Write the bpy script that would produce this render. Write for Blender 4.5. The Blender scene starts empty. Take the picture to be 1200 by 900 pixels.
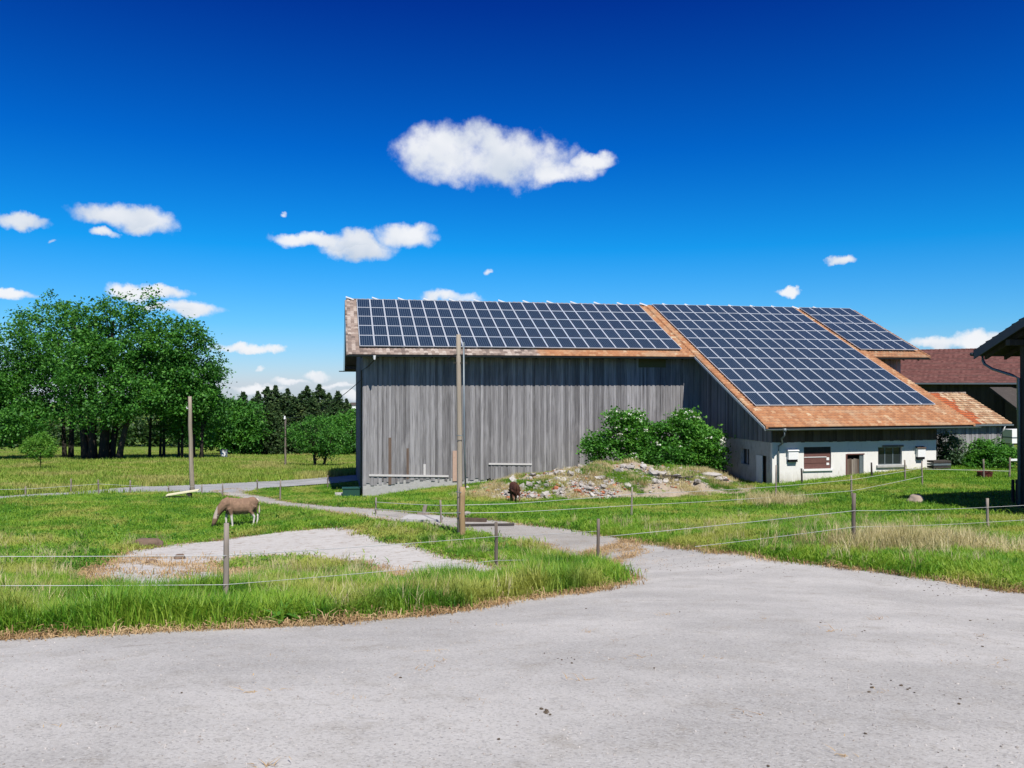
import bpy, math, random
import numpy as np
from mathutils import Vector, Matrix, Euler
from mathutils.geometry import delaunay_2d_cdt
random.seed(7); RNG = np.random.default_rng(7)
R = math.radians
sc = bpy.context.scene
F = 961.3                       # focal length in photo pixels (photo 1200 wide)
# ------------------------------------------------------------------ camera
cd = bpy.data.cameras.new('camera'); cam = bpy.data.objects.new('camera', cd)
sc.collection.objects.link(cam)
cd.sensor_width = 36; cd.lens = F / 1200 * 36
cam.location = (0, 0, 0); cam.rotation_euler = (R(90), 0, 0)
cd.clip_start = 0.05; cd.clip_end = 9000
sc.camera = cam
sc.view_settings.view_transform = 'Standard'; sc.view_settings.look = 'None'
sc.view_settings.exposure = 0.65; sc.view_settings.gamma = 1.0
# ------------------------------------------------------------------ sun
SUN_EL, SUN_AZ = 54.0, 160.0
sv = Vector((math.sin(R(SUN_AZ)) * math.cos(R(SUN_EL)), math.cos(R(SUN_AZ)) * math.cos(R(SUN_EL)), math.sin(R(SUN_EL))))
ld = bpy.data.lights.new('sun', 'SUN'); ld.energy = 4.2; ld.angle = R(0.5); ld.color = (1, .96, .9)
lo = bpy.data.objects.new('sun', ld); sc.collection.objects.link(lo)
lo.rotation_euler = sv.to_track_quat('Z', 'Y').to_euler()
lo.location = (0, -20, 60)

# ------------------------------------------------------------------ node helpers
class NT:
    def __init__(s, tree): s.t = tree; s.n = tree.nodes; s.l = tree.links
    def new(s, typ, **kw):
        n = s.n.new(typ)
        for k, v in kw.items(): setattr(n, k, v)
        return n
    def put(s, sock, v):
        if isinstance(v, bpy.types.NodeSocket): s.l.new(v, sock)
        elif v is not None: sock.default_value = v
    def math(s, op, a, b=None, c=None, clamp=False):
        n = s.new('ShaderNodeMath', operation=op); n.use_clamp = clamp
        for i, v in enumerate((a, b, c)): s.put(n.inputs[i], v)
        return n.outputs[0]
    def vmath(s, op, a, b=None, scale=None):
        n = s.new('ShaderNodeVectorMath', operation=op)
        s.put(n.inputs[0], a)
        if b is not None: s.put(n.inputs[1], b)
        if scale is not None: s.put(n.inputs['Scale'], scale)
        return n.outputs['Value'] if op in ('DOT_PRODUCT', 'LENGTH', 'DISTANCE') else n.outputs[0]
    def mix(s, f, a, b, blend='MIX'):
        n = s.new('ShaderNodeMix', data_type='RGBA', blend_type=blend)
        s.put(n.inputs[0], f)
        for i, v in ((6, a), (7, b)):
            if isinstance(v, (tuple, list)) and len(v) == 3: v = (*v, 1)
            s.put(n.inputs[i], v)
        return n.outputs[2]
    def noise(s, vec, scale, detail=4, rough=.55, dist=0.0):
        n = s.new('ShaderNodeTexNoise'); s.put(n.inputs['Vector'], vec)
        n.inputs['Scale'].default_value = scale; n.inputs['Detail'].default_value = detail
        n.inputs['Roughness'].default_value = rough; n.inputs['Distortion'].default_value = dist
        return n.outputs[0]
    def ramp(s, f, stops, interp='LINEAR'):
        n = s.new('ShaderNodeValToRGB'); s.put(n.inputs[0], f); cr = n.color_ramp; cr.interpolation = interp
        while len(cr.elements) < len(stops): cr.elements.new(.5)
        for e, (p, c) in zip(cr.elements, stops):
            e.position = p; e.color = (*c, 1) if len(c) == 3 else c
        return n.outputs[0]
    def sstep(s, v, a, b):
        n = s.new('ShaderNodeMapRange', interpolation_type='SMOOTHSTEP'); s.put(n.inputs[0], v)
        n.inputs[1].default_value = a; n.inputs[2].default_value = b
        return n.outputs[0]
    def scl(s, v, x, y, z): return s.vmath('MULTIPLY', v, (x, y, z))
    def sep(s, v):
        n = s.new('ShaderNodeSeparateXYZ'); s.put(n.inputs[0], v); return n.outputs
    def comb(s, x, y, z):
        n = s.new('ShaderNodeCombineXYZ')
        for i, v in enumerate((x, y, z)): s.put(n.inputs[i], v)
        return n.outputs[0]

def material(name, fn, rough=.85, spec=.3, bump=None, metal=0):
    m = bpy.data.materials.new(name); m.use_nodes = True
    t = NT(m.node_tree); t.n.clear()
    out = t.new('ShaderNodeOutputMaterial'); b = t.new('ShaderNodeBsdfPrincipled')
    b.inputs['Roughness'].default_value = rough; b.inputs['Specular IOR Level'].default_value = spec
    b.inputs['Metallic'].default_value = metal
    t.l.new(b.outputs[0], out.inputs[0])
    g = t.new('ShaderNodeNewGeometry'); tc = t.new('ShaderNodeTexCoord'); oi = t.new('ShaderNodeObjectInfo')
    t.P = g.outputs['Position']; t.O = tc.outputs['Object']; t.rnd = oi.outputs['Random']
    t.isl = g.outputs['Random Per Island']; t.G = tc.outputs['Generated']
    t.bsdf = b; t.out = out
    r = fn(t)
    if isinstance(r, tuple) and len(r) == 2 and isinstance(r[0], bpy.types.NodeSocket):
        col, h = r
    else: col, h = r, None
    if isinstance(col, tuple) and len(col) == 3: col = (*col, 1)
    t.put(b.inputs['Base Color'], col)
    if h is not None:
        bp = t.new('ShaderNodeBump'); bp.inputs['Strength'].default_value = bump[0] if bump else .4
        bp.inputs['Distance'].default_value = bump[1] if bump else .02
        t.put(bp.inputs['Height'], h); t.l.new(bp.outputs[0], b.inputs['Normal'])
    return m

def leafy(name, fn, trans=.45, rough=.55, spec=.3):
    """diffuse/gloss + translucent foliage"""
    m = material(name, fn, rough=rough, spec=spec)
    t = NT(m.node_tree)
    b = [n for n in t.n if n.type == 'BSDF_PRINCIPLED'][0]; out = [n for n in t.n if n.type == 'OUTPUT_MATERIAL'][0]
    tr = t.new('ShaderNodeBsdfTranslucent'); mx = t.new('ShaderNodeMixShader'); mx.inputs[0].default_value = trans
    src = b.inputs['Base Color'].links[0].from_socket
    t.l.new(t.mix(1.0, src, (1.0, 1.0, .55), 'MULTIPLY'), tr.inputs[0])
    t.l.new(b.outputs[0], mx.inputs[1]); t.l.new(tr.outputs[0], mx.inputs[2]); t.l.new(mx.outputs[0], out.inputs[0])
    return m

# ------------------------------------------------------------------ world: sky + clouds
w = bpy.data.worlds.new('World'); sc.world = w; w.use_nodes = True
t = NT(w.node_tree); t.n.clear()
wo = t.new('ShaderNodeOutputWorld'); bg = t.new('ShaderNodeBackground')
sky = t.new('ShaderNodeTexSky', sky_type='NISHITA'); sky.sun_disc = False
sky.sun_elevation = R(SUN_EL); sky.sun_rotation = R(SUN_AZ)
sky.altitude = 700; sky.air_density = 1.0; sky.dust_density = 0.3; sky.ozone_density = 2.5
tc = t.new('ShaderNodeTexCoord'); D = tc.outputs['Generated']
dz = t.math('MAXIMUM', t.sep(D)[2], 0.0)
deep = t.ramp(dz, [(0.0, (.44, .53, .78)), (.07, (.19, .52, .82)), (.16, (.022, .47, .85)), (.27, (.003, .29, .78)), (.42, (.003, .115, .56)), (1.0, (.03, .17, .50))])
skyc = t.mix(1.0, sky.outputs[0], deep, 'MULTIPLY')
def dirv(px, py): return Vector(((px - 600) / F, 1, (450 - py) / F)).normalized()
# every cloud: blobs (px, py, half width, half height) about one centre direction
CLOUDS = [[(530, 178, 66, 36), (580, 185, 72, 34), (616, 188, 66, 28), (655, 200, 52, 15), (690, 190, 28, 13)],
          [(135, 251, 42, 14), (172, 259, 34, 17), (120, 273, 14, 6)],
          [(20, 258, 34, 10)], [(370, 281, 54, 10), (420, 288, 50, 16), (475, 275, 36, 14)],
          [(12, 345, 26, 7)], [(158, 343, 34, 11), (190, 343, 26, 8), (222, 362, 38, 9), (190, 358, 30, 6)],
          [(285, 408, 40, 6), (320, 408, 14, 6)], [(528, 348, 36, 8)], [(985, 306, 17, 6)], [(925, 341, 13, 5)],
          [(1100, 402, 36, 8), (1150, 400, 34, 12)], [(302, 455, 30, 5), (372, 441, 18, 5), (412, 465, 14, 5), (340, 448, 22, 4)],
          [(570, 318, 8, 4)], [(306, 432, 9, 4)], [(60, 282, 6, 3)], [(330, 248, 6, 3)], [(395, 452, 20, 4)]]
wn = t.noise(D, 24, 6, .58); wn2 = t.noise(D, 11, 3, .55)
warpv = t.new('ShaderNodeTexNoise'); warpv.inputs['Scale'].default_value = 30; warpv.inputs['Detail'].default_value = 5; warpv.inputs['Roughness'].default_value = .6
t.l.new(D, warpv.inputs['Vector'])
wv = t.vmath('SCALE', t.vmath('SUBTRACT', warpv.outputs[1], (.5, .5, .5)), scale=.028)
DW = t.vmath('ADD', D, wv)
field = None; lower = None
for cl in CLOUDS:
    for (px, py, a, b) in cl:
        c = dirv(px, py); e1 = Vector((c.y, -c.x, 0)).normalized(); e2 = c.cross(e1); e2 = e2 if e2.z > 0 else -e2
        dist = Vector((px - 600, F, 450 - py)).length
        x1 = t.vmath('DOT_PRODUCT', DW, tuple(e1 * (dist / a))); x2 = t.vmath('DOT_PRODUCT', DW, tuple(e2 * (dist / b)))
        r2 = t.math('ADD', t.math('MULTIPLY', x1, x1), t.math('MULTIPLY', x2, x2))
        front = t.math('GREATER_THAN', t.vmath('DOT_PRODUCT', D, tuple(c)), 0)
        v = t.math('MULTIPLY', t.math('SUBTRACT', 1.25 if a > 12 else .75, r2), front)
        field = v if field is None else t.math('MAXIMUM', field, v)
        x2n = t.math('MULTIPLY', t.math('MULTIPLY', x2, -1.0), t.math('GREATER_THAN', v, 0))
        lower = x2n if lower is None else t.math('MAXIMUM', lower, x2n)
f2 = t.math('ADD', field, t.math('MULTIPLY', t.math('SUBTRACT', wn, .5), 2.6))
alpha = t.sstep(f2, -.08, 1.15)
shade = t.math('ADD', t.math('MULTIPLY', lower, .35), t.math('MULTIPLY', t.math('SUBTRACT', wn2, .45), 3.0), clamp=True)
ccol = t.mix(shade, (5.8, 5.9, 6.1), (3.7, 4.2, 4.9))
final = t.mix(t.math('MULTIPLY', alpha, .97), skyc, ccol)
t.l.new(final, bg.inputs[0]); bg.inputs[1].default_value = .10
t.l.new(bg.outputs[0], wo.inputs[0])

# ------------------------------------------------------------------ object helpers
COL = sc.collection
def tag(o, label=None, cat=None, group=None, kind=None):
    if label: o['label'] = label
    if cat: o['category'] = cat
    if group: o['group'] = group
    if kind: o['kind'] = kind
    return o
def empty(name, loc=(0, 0, 0), rz=0, label=None, cat=None, group=None):
    o = bpy.data.objects.new(name, None); COL.objects.link(o); o.location = loc; o.rotation_euler = (0, 0, rz)
    o.empty_display_size = .3
    return tag(o, label, cat, group)
def fast_mesh(name, V, Fc, mats, smooth=False, midx=None):
    """V (n,3) array; Fc (m,k) array of one face size, or list of lists"""
    me = bpy.data.meshes.new(name)
    if isinstance(Fc, np.ndarray):
        V = np.asarray(V, dtype=np.float32); m, k = Fc.shape
        me.vertices.add(len(V)); me.vertices.foreach_set('co', V.ravel())
        me.loops.add(m * k); me.loops.foreach_set('vertex_index', Fc.astype(np.int32).ravel())
        me.polygons.add(m); me.polygons.foreach_set('loop_start', np.arange(0, m * k, k, dtype=np.int32))
        me.polygons.foreach_set('loop_total', np.full(m, k, dtype=np.int32))
    else:
        me.from_pydata([tuple(v) for v in V], [], Fc)
    for mt in (mats if isinstance(mats, (list, tuple)) else [mats]): me.materials.append(mt)
    n = len(me.polygons)
    if midx is not None: me.polygons.foreach_set('material_index', np.asarray(midx, dtype=np.int32))
    if smooth: me.polygons.foreach_set('use_smooth', np.ones(n, dtype=bool))
    me.update(calc_edges=True)
    return me
def link(name, me, parent=None, loc=None, rot=None, scale=None):
    o = bpy.data.objects.new(name, me); COL.objects.link(o)
    if parent: o.parent = parent
    if loc is not None: o.location = loc
    if rot is not None: o.rotation_euler = rot
    if scale is not None: o.scale = scale
    return o
class MB:
    def __init__(s): s.v = []; s.f = []; s.m = []
    def add(s, vs, fs, m=0):
        k = len(s.v); s.v += [tuple(v) for v in vs]; s.f += [[i + k for i in f] for f in fs]; s.m += [m] * len(fs); return s
    def box(s, x0, x1, y0, y1, z0, z1, m=0):
        return s.hexa([(x0, y0, z0), (x1, y0, z0), (x1, y1, z0), (x0, y1, z0), (x0, y0, z1), (x1, y0, z1), (x1, y1, z1), (x0, y1, z1)], m)
    def hexa(s, c, m=0):
        return s.add(c, [[0, 3, 2, 1], [4, 5, 6, 7], [0, 1, 5, 4], [1, 2, 6, 5], [2, 3, 7, 6], [3, 0, 4, 7]], m)
    def bar(s, a, b, wd, hg, m=0, up=(0, 0, 1)):
        a = Vector(a); b = Vector(b); d = (b - a).normalized(); u = Vector(up)
        if abs(d.dot(u)) > .98: u = Vector((0, 1, 0))
        x = d.cross(u).normalized() * wd / 2; y = x.cross(d).normalized() * hg / 2
        return s.hexa([a - x - y, a + x - y, b + x - y, b - x - y, a - x + y, a + x + y, b + x + y, b - x + y], m)
    def tube(s, pts, rad, n=6, m=0, cap=True):
        pts = [Vector(p) for p in pts]; k0 = len(s.v); N = len(pts)
        rr = rad if isinstance(rad, (list, tuple)) else [rad] * N
        for i, p in enumerate(pts):
            d = (pts[min(i + 1, N - 1)] - pts[max(i - 1, 0)]).normalized()
            up = Vector((0, 0, 1)) if abs(d.z) < .95 else Vector((1, 0, 0))
            x = d.cross(up).normalized(); y = x.cross(d).normalized()
            for j in range(n):
                a = 2 * math.pi * j / n; s.v.append(tuple(p + (x * math.cos(a) + y * math.sin(a)) * rr[i]))
        for i in range(N - 1):
            for j in range(n):
                s.f.append([k0 + i * n + j, k0 + i * n + (j + 1) % n, k0 + (i + 1) * n + (j + 1) % n, k0 + (i + 1) * n + j]); s.m.append(m)
        if cap:
            s.f.append([k0 + j for j in range(n)][::-1]); s.m.append(m)
            s.f.append([k0 + (N - 1) * n + j for j in range(n)]); s.m.append(m)
        return s
    def build(s, name, mats, parent=None, smooth=False, **kw):
        me = bpy.data.meshes.new(name); me.from_pydata(s.v, [], s.f)
        for mt in (mats if isinstance(mats, (list, tuple)) else [mats]): me.materials.append(mt)
        me.polygons.foreach_set('material_index', np.array(s.m, dtype=np.int32))
        if smooth: me.polygons.foreach_set('use_smooth', np.ones(len(s.f), dtype=bool))
        me.update()
        return link(name, me, parent, **kw)

# ------------------------------------------------------------------ terrain
def at(px, py, d): return Vector(((px - 600) / F * d, d, (450 - py) / F * d))
CP = [(-30, 0, -1.6), (0, 0, -1.6), (30, 0, -1.6), (-20, -9, -1.3), (20, -9, -1.3), (0, -9, -1.3)]
for px, py, d in [(0, 906, 4), (600, 906, 4), (1200, 906, 4), (0, 772, 7), (600, 772, 7), (1200, 770, 7.1),
    (0, 748, 8.9), (-300, 756, 8.6), (265, 715, 11.3), (480, 722, 10.2), (700, 688, 13.3), (582, 680, 17), (700, 660, 20.3), (860, 647, 19),
    (1000, 640, 18.6), (980, 663, 16.2), (1200, 693, 13), (1500, 700, 13), (1158, 626, 26), (1190, 598, 33), (1083, 588, 37), (1400, 600, 33),
    (740, 606, 33), (900, 600, 36), (539, 630, 26.5), (460, 668, 20.3), (412, 617, 32), (280, 618, 35.5), (120, 668, 20.5), (120, 612, 36), (0, 668, 20), (0, 620, 34), (-200, 640, 26),
    (500, 606, 33), (400, 601, 37), (330, 592, 44), (270, 578, 56), (0, 583, 50), (100, 578, 55), (200, 574, 60), (300, 568, 64), (420, 560, 70), (-300, 590, 48),
    (430, 584, 54.9), (500, 573, 56.5), (560, 566, 57.8), (700, 590, 44), (620, 592, 43), (700, 556, 59), (850, 572, 50), (905, 569, 50.3), (1098, 549, 52.6), (1150, 560, 48), (1060, 565, 46), (960, 580, 43),
    (800, 550, 65), (1150, 535, 63), (1250, 530, 66), (1150, 520, 85), (1400, 510, 90), (600, 540, 85),
    (100, 557, 76), (300, 556, 80), (100, 541, 104), (-200, 545, 100), (250, 540, 106), (400, 549, 95), (300, 534, 158), (420, 530, 170), (700, 515, 130), (1200, 505, 130),
    (0, 523, 250), (300, 520, 250), (-300, 523, 250), (600, 505, 250), (1200, 490, 250),
    (0, 500, 420), (400, 496, 420), (800, 490, 420), (1300, 480, 420), (0, 486, 800), (415, 484, 800), (1000, 480, 800), (0, 474, 3000), (600, 474, 3000), (1200, 472, 3000)]:
    p = at(px, py, d); CP.append((p.x, p.y, p.z))
CP = np.array(CP)
def feat(x, y): return np.stack([2.2 * x / (np.maximum(y, -12) + 25), 1.3 * np.log(np.maximum(y, -12) + 22)], -1)
def tps(r2): return np.where(r2 > 1e-12, .5 * r2 * np.log(np.maximum(r2, 1e-12)), 0)
_c = feat(CP[:, 0], CP[:, 1]); _n = len(_c)
_K = tps(((_c[:, None] - _c[None]) ** 2).sum(-1)) + np.eye(_n) * 2e-4
_P = np.concatenate([np.ones((_n, 1)), _c], 1)
_A = np.block([[_K, _P], [_P.T, np.zeros((3, 3))]])
# interpolate slope ratio z/(y+8): keeps scale even across distance
_w = np.linalg.solve(_A, np.concatenate([CP[:, 2] / (np.maximum(CP[:, 1], -12) + 20), np.zeros(3)]))
def zt(x, y):
    x = np.atleast_1d(np.asarray(x, float)); y = np.atleast_1d(np.asarray(y, float)); sh = x.shape
    x = x.ravel(); y = y.ravel(); out = np.empty(len(x))
    for i in range(0, len(x), 20000):
        q = feat(x[i:i + 20000], y[i:i + 20000])
        out[i:i + 20000] = tps(((q[:, None] - _c[None]) ** 2).sum(-1)) @ _w[:_n] + _w[_n] + q @ _w[_n + 1:]
    out = out * (np.maximum(y, -12) + 20)
    return out.reshape(sh)
def zs(x, y): return float(zt(x, y)[0])
_DS = np.concatenate([np.arange(2, 40, .04), np.arange(40, 120, .15), np.geomspace(120, 2800, 900)])
def gp(px, py, fz=None):
    X = (px - 600) / F * _DS; Z = (450 - py) / F * _DS
    g = (fz or zt)(X, _DS) - Z
    k = np.nonzero(g > 0)[0]
    if len(k) == 0: return Vector((X[-1], _DS[-1], 0))
    i = k[0]
    if i == 0: d = _DS[0]
    else: d = _DS[i - 1] + (_DS[i] - _DS[i - 1]) * (-g[i - 1]) / (g[i] - g[i - 1])
    x = (px - 600) / F * d; return Vector((x, d, float((fz or zt)(np.array([x]), np.array([d]))[0])))
def poly(pts): return [gp(*p).to_2d() for p in pts]
def ragged(pts, amp=.5, step=.5):
    out = []
    for i in range(len(pts)):
        a = pts[i]; b = pts[(i + 1) % len(pts)]; L = (b - a).length; n = max(1, min(60, int(L / (step * max(1, a.y / 15)))))
        nn = Vector((-(b - a).y, (b - a).x)); nn = nn.normalized() if nn.length > 0 else nn
        for k in range(n):
            j = amp * random.uniform(-1, 1) * (1 if k else .3) * min(1, L) * .5
            out.append(a + (b - a) * k / n + nn * j)
    return out
def inside(P, pol):
    x = P[:, 0]; y = P[:, 1]; r = np.zeros(len(P), bool); q = np.array([(p.x, p.y) for p in pol]); j = len(q) - 1
    for i in range(len(q)):
        c = ((q[i, 1] > y) != (q[j, 1] > y)) & (x < (q[j, 0] - q[i, 0]) * (y - q[i, 1]) / (q[j, 1] - q[i, 1] + 1e-12) + q[i, 0]); r ^= c; j = i
    return r
YARD = [Vector((-60, -11)), Vector((-40, 5.5)), Vector((-14, 7.9))] + poly([(0, 748), (100, 743), (250, 736), (400, 728), (480, 721), (560, 710), (640, 698), (695, 691), (714, 685), (722, 679), (704, 670),
        (684, 656), (740, 634), (760, 635), (800, 641), (860, 647), (920, 656), (980, 662), (1020, 668), (1100, 678), (1140, 685), (1200, 694), (1400, 715)]) + [Vector((40, 9)), Vector((60, -11))]
TRACK = poly([(745, 650), (712, 665), (690, 664), (662, 657), (650, 646), (636, 640), (606, 636), (578, 632), (560, 627), (528, 621), (475, 614), (456, 611), (425, 607), (394, 602), (341, 596), (303, 590.5), (275, 583), (251, 576.5),
        (270, 573), (284, 573), (284, 576), (292, 579.5), (321, 584), (353, 590), (397, 593.6), (453, 597), (483, 600), (512, 603), (545, 607), (595, 611), (660, 619), (700, 625), (745, 633)])
ROAD = poly([(285, 577), (251, 577.5), (200, 577), (150, 577.5), (83, 579.5), (0, 586), (-200, 596), (-200, 588), (0, 581.7), (83, 576.7), (142, 571.3), (200, 569.5), (288, 565.5), (420, 556.5), (520, 549), (520, 556), (420, 563), (397, 566), (310, 572)])
PAD = poly([(98, 676), (114, 661), (140, 648), (184, 642), (222, 637), (286, 629), (341, 622), (412, 617), (439, 627), (460, 635), (495, 640), (530, 651), (560, 657), (612, 666), (608, 677), (560, 681), (522, 681), (460, 676),
        (441, 669), (419, 662), (385, 656), (330, 654), (286, 658), (258, 665), (290, 669), (306, 677), (255, 688), (200, 694), (116, 695)])
YARD = ragged(YARD, .28, .35); TRACK = ragged(TRACK, .35, .4); ROAD = ragged(ROAD, .25, .8); PAD = ragged(PAD, .5, .3)
AREAS = {'yard': YARD, 'track': TRACK, 'road': ROAD, 'pad': PAD}

# materials of the ground
def m_ground(t):
    n1 = t.noise(t.P, .35, 5); n2 = t.noise(t.P, 3.0, 4); n3 = t.noise(t.P, 25, 3)
    g = t.ramp(n2, [(.3, (.07, .15, .018)), (.5, (.14, .25, .03)), (.68, (.25, .30, .065))])
    g = t.mix(t.sstep(n1, .5, .66), g, (.19, .21, .055))
    return t.mix(t.math('MULTIPLY', n3, .5), g, (.05, .06, .02)), n3
M_GROUND = material('ground_turf', m_ground, .95, .1, (.6, .05))
def m_gravel(base, warm):
    def fn(t):
        wp = t.new('ShaderNodeTexNoise'); wp.inputs['Scale'].default_value = 30; wp.inputs['Detail'].default_value = 2; t.l.new(t.P, wp.inputs['Vector'])
        PW_ = t.vmath('ADD', t.P, t.vmath('SCALE', wp.outputs[1], scale=.030))
        v = t.new('ShaderNodeTexVoronoi'); v.inputs['Scale'].default_value = 70; t.l.new(PW_, v.inputs['Vector'])
        v2 = t.new('ShaderNodeTexVoronoi'); v2.inputs['Scale'].default_value = 31; t.l.new(PW_, v2.inputs['Vector'])
        big = t.noise(t.scl(t.P, .8, 1.0, 1), .7, 6, .62); mid = t.noise(t.P, 2.6, 6, .7); fine = t.noise(t.P, 210, 3, .7); huge = t.noise(t.scl(t.P, .25, .6, 1), .5, 4, .6)
        grain = t.sep(v.outputs['Color'])[0]
        c = t.mix(t.sstep(big, .32, .68), tuple(x * .84 for x in base), tuple(x * 1.13 for x in base))
        c = t.mix(t.math('MULTIPLY', t.sstep(huge, .45, .7), .5), c, tuple(x * .80 for x in base))
        c = t.mix(t.math('MULTIPLY', t.sstep(mid, .5, .72), .55), c, warm)
        st_ = t.noise(t.scl(t.P, 1, 1.5, 1), 1.4, 6, .7, 1.2)
        c = t.mix(t.math('MULTIPLY', t.sstep(st_, .64, .72), .5), c, (.15, .115, .08))
        c = t.mix(t.math('MULTIPLY', t.sstep(grain, .6, 1.0), .36), c, (.58, .57, .54))
        c = t.mix(t.math('MULTIPLY', t.sstep(grain, .35, .0), .36), c, (.13, .125, .115))
        sp = t.math('MULTIPLY', t.sstep(v2.outputs['Distance'], .30, .12), t.math('GREATER_THAN', t.sep(v2.outputs['Color'])[1], .90))
        c = t.mix(t.math('MULTIPLY', sp, .55), c, (.62, .61, .58))
        sd = t.math('MULTIPLY', t.sstep(v2.outputs['Distance'], .30, .12), t.math('GREATER_THAN', t.sep(v2.outputs['Color'])[2], .93))
        c = t.mix(t.math('MULTIPLY', sd, .6), c, (.10, .09, .08))
        c = t.mix(t.math('MULTIPLY', t.sstep(fine, .4, .7), .25), c, (.18, .175, .165))
        h = t.math('ADD', t.math('MULTIPLY', v.outputs['Distance'], -.5), t.math('ADD', fine, t.math('ADD', t.math('MULTIPLY', sp, .8), t.math('MULTIPLY', mid, 1.5))))
        return c, h
    return fn
M_YARD = material('yard_gravel', m_gravel((.46, .44, .405), (.32, .29, .24)), .92, .2, (.55, .012))
M_TRACK = material('track_gravel', m_gravel((.37, .345, .305), (.25, .20, .14)), .95, .2, (.5, .02))
M_ROAD = material('road_asphalt', m_gravel((.30, .305, .31), (.26, .26, .25)), .9, .2, (.2, .01))
def m_pad(t):
    n = t.noise(t.P, 1.6, 6, .65, .5); n2 = t.noise(t.scl(t.P, 1, 2.2, 1), 3.2, 6, .7, 1.0); n3 = t.noise(t.P, 40, 3)
    c = t.mix(n, (.37, .35, .32), (.55, .53, .49))
    c = t.mix(t.sstep(n2, .54, .64), c, (.25, .19, .135))
    c = t.mix(t.math('MULTIPLY', t.sstep(n3, .5, .8), .4), c, (.2, .18, .15))
    return c, n3
M_PAD = material('pad_concrete', m_pad, .9, .2, (.15, .008))

SG = np.concatenate([np.linspace(-2.6, -.85, 60, endpoint=False), np.linspace(-.85, .85, 300), np.linspace(.85, 2.6, 61)[1:]])
TG = np.concatenate([np.linspace(-12, 2, 14, endpoint=False), np.geomspace(5, 3600, 330) - 3])
gx = SG[None, :] * (np.maximum(TG, 0)[:, None] + 18); gy = np.repeat(TG[:, None], len(SG), 1)
gz = zt(gx, gy)
GP = np.stack([gx.ravel(), gy.ravel()], 1)
IN = {k: inside(GP, v) for k, v in AREAS.items()}
covered = IN['yard'] | IN['track'] | IN['road'] | IN['pad']
nr, nc = gx.shape
idx = np.arange(nr * nc).reshape(nr, nc)
quads = np.stack([idx[:-1, :-1], idx[:-1, 1:], idx[1:, 1:], idx[1:, :-1]], -1).reshape(-1, 4)
zz = gz.ravel().copy(); zz[covered] -= .05 * np.minimum(1, (np.maximum(GP[covered, 1], 0) + 4) / 12)
gme = fast_mesh('ground', np.stack([GP[:, 0], GP[:, 1], zz], 1), quads, M_GROUND, True)
link('ground', gme)['kind'] = 'structure'
def sheet(name, pol, key, m, lift):
    ins = GP[IN[key]]
    # drop grid points hugging the border so that the triangulation stays clean
    V = [Vector((p.x, p.y)) for p in pol]; n = len(V)
    V += [Vector((float(a), float(b))) for a, b in ins]
    res = delaunay_2d_cdt(V, [(i, (i + 1) % n) for i in range(n)], [], 0, 1e-4)
    vv = res[0]; tri = res[2]
    P = np.array([(v.x, v.y) for v in vv]); tri = [list(f) for f in tri]
    cen = np.array([P[f].mean(0) for f in tri]); ok = inside(cen, pol)
    tri = [f if (P[f[1]] - P[f[0]])[0] * (P[f[2]] - P[f[0]])[1] - (P[f[1]] - P[f[0]])[1] * (P[f[2]] - P[f[0]])[0] > 0 else f[::-1] for f, o in zip(tri, ok) if o]
    Z = zt(P[:, 0], P[:, 1]) + lift
    o = link(name, fast_mesh(name, np.column_stack([P, Z]), np.array(tri), m, True)); o['kind'] = 'structure'
    return o
sheet('yard', YARD, 'yard', M_YARD, .010)
sheet('track', TRACK, 'track', M_TRACK, .016)
sheet('road', ROAD, 'road', M_ROAD, .022)
sheet('concrete_pad', PAD, 'pad', M_PAD, .03)

# rubble heap shape
def hmound(x, y):
    x = np.asarray(x, float); y = np.asarray(y, float)
    prof = np.interp(x, [-3.6, -2.2, -.5, 1.2, 2.9, 5.2, 7.4, 9.4, 11.4, 13.0, 14.4], [0, .25, .75, 1.0, 1.3, 1.62, 1.66, 1.32, 1.15, .7, 0])
    yc = 50.0 + .05 * x
    v = np.clip((y - yc) / np.where(y < yc, 5.2, 4.2), -1, 1)
    b = prof * np.cos(v * math.pi / 2) ** 1.2
    bump = .10 * np.sin(x * 2.1 + y) * np.sin(y * 1.9 - x * .6) + .06 * np.sin(x * 5.3) * np.sin(y * 4.7 + 1) + .05 * np.sin(x * 9.1 + y * 3) * np.sin(y * 8.3)
    return b + bump * np.clip(b * 2, 0, 1)
def zall(x, y): return zt(x, y) + hmound(x, y)

# ------------------------------------------------------------------ shared materials
def m_wood(lo, hi, dark=.5, rnd=.6):
    def fn(t):
        off = t.comb(t.math('MULTIPLY', t.rnd, 37.0), t.math('MULTIPLY', t.rnd, 11.0), t.math('MULTIPLY', t.rnd, 19.0))
        p = t.vmath('ADD', t.scl(t.P, 16, 16, .35), off); a = t.noise(p, 1.3, 5, .7)
        b = t.noise(t.vmath('ADD', t.scl(t.P, 42, 42, .6), off), 1.0, 3, .6)
        c = t.mix(t.math('ADD', t.math('MULTIPLY', t.math('SUBTRACT', t.rnd, .5), rnd), a, clamp=True), lo, hi)
        c = t.mix(t.math('MULTIPLY', t.sstep(b, .5, .75), dark), c, tuple(x * .35 for x in lo))
        patch = t.noise(t.scl(t.P, 3, 3, .5), .8, 4, .6)
        c = t.mix(t.math('MULTIPLY', t.sstep(patch, .5, .7), .25), c, tuple(min(1, x * 1.25) for x in hi))
        return c, t.math('ADD', a, b)
    return fn
M_BOARD = material('weathered_board', m_wood((.070, .066, .066), (.38, .368, .368), .95, .55), .85, .2, (.6, .03))
M_BROWNBOARD = material('brown_board', m_wood((.05, .035, .027), (.17, .12, .09)), .85, .2, (.5, .02))
M_SHADEBOARD = material('side_board', m_wood((.09, .09, .10), (.28, .28, .30)), .85, .2, (.5, .02))
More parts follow.
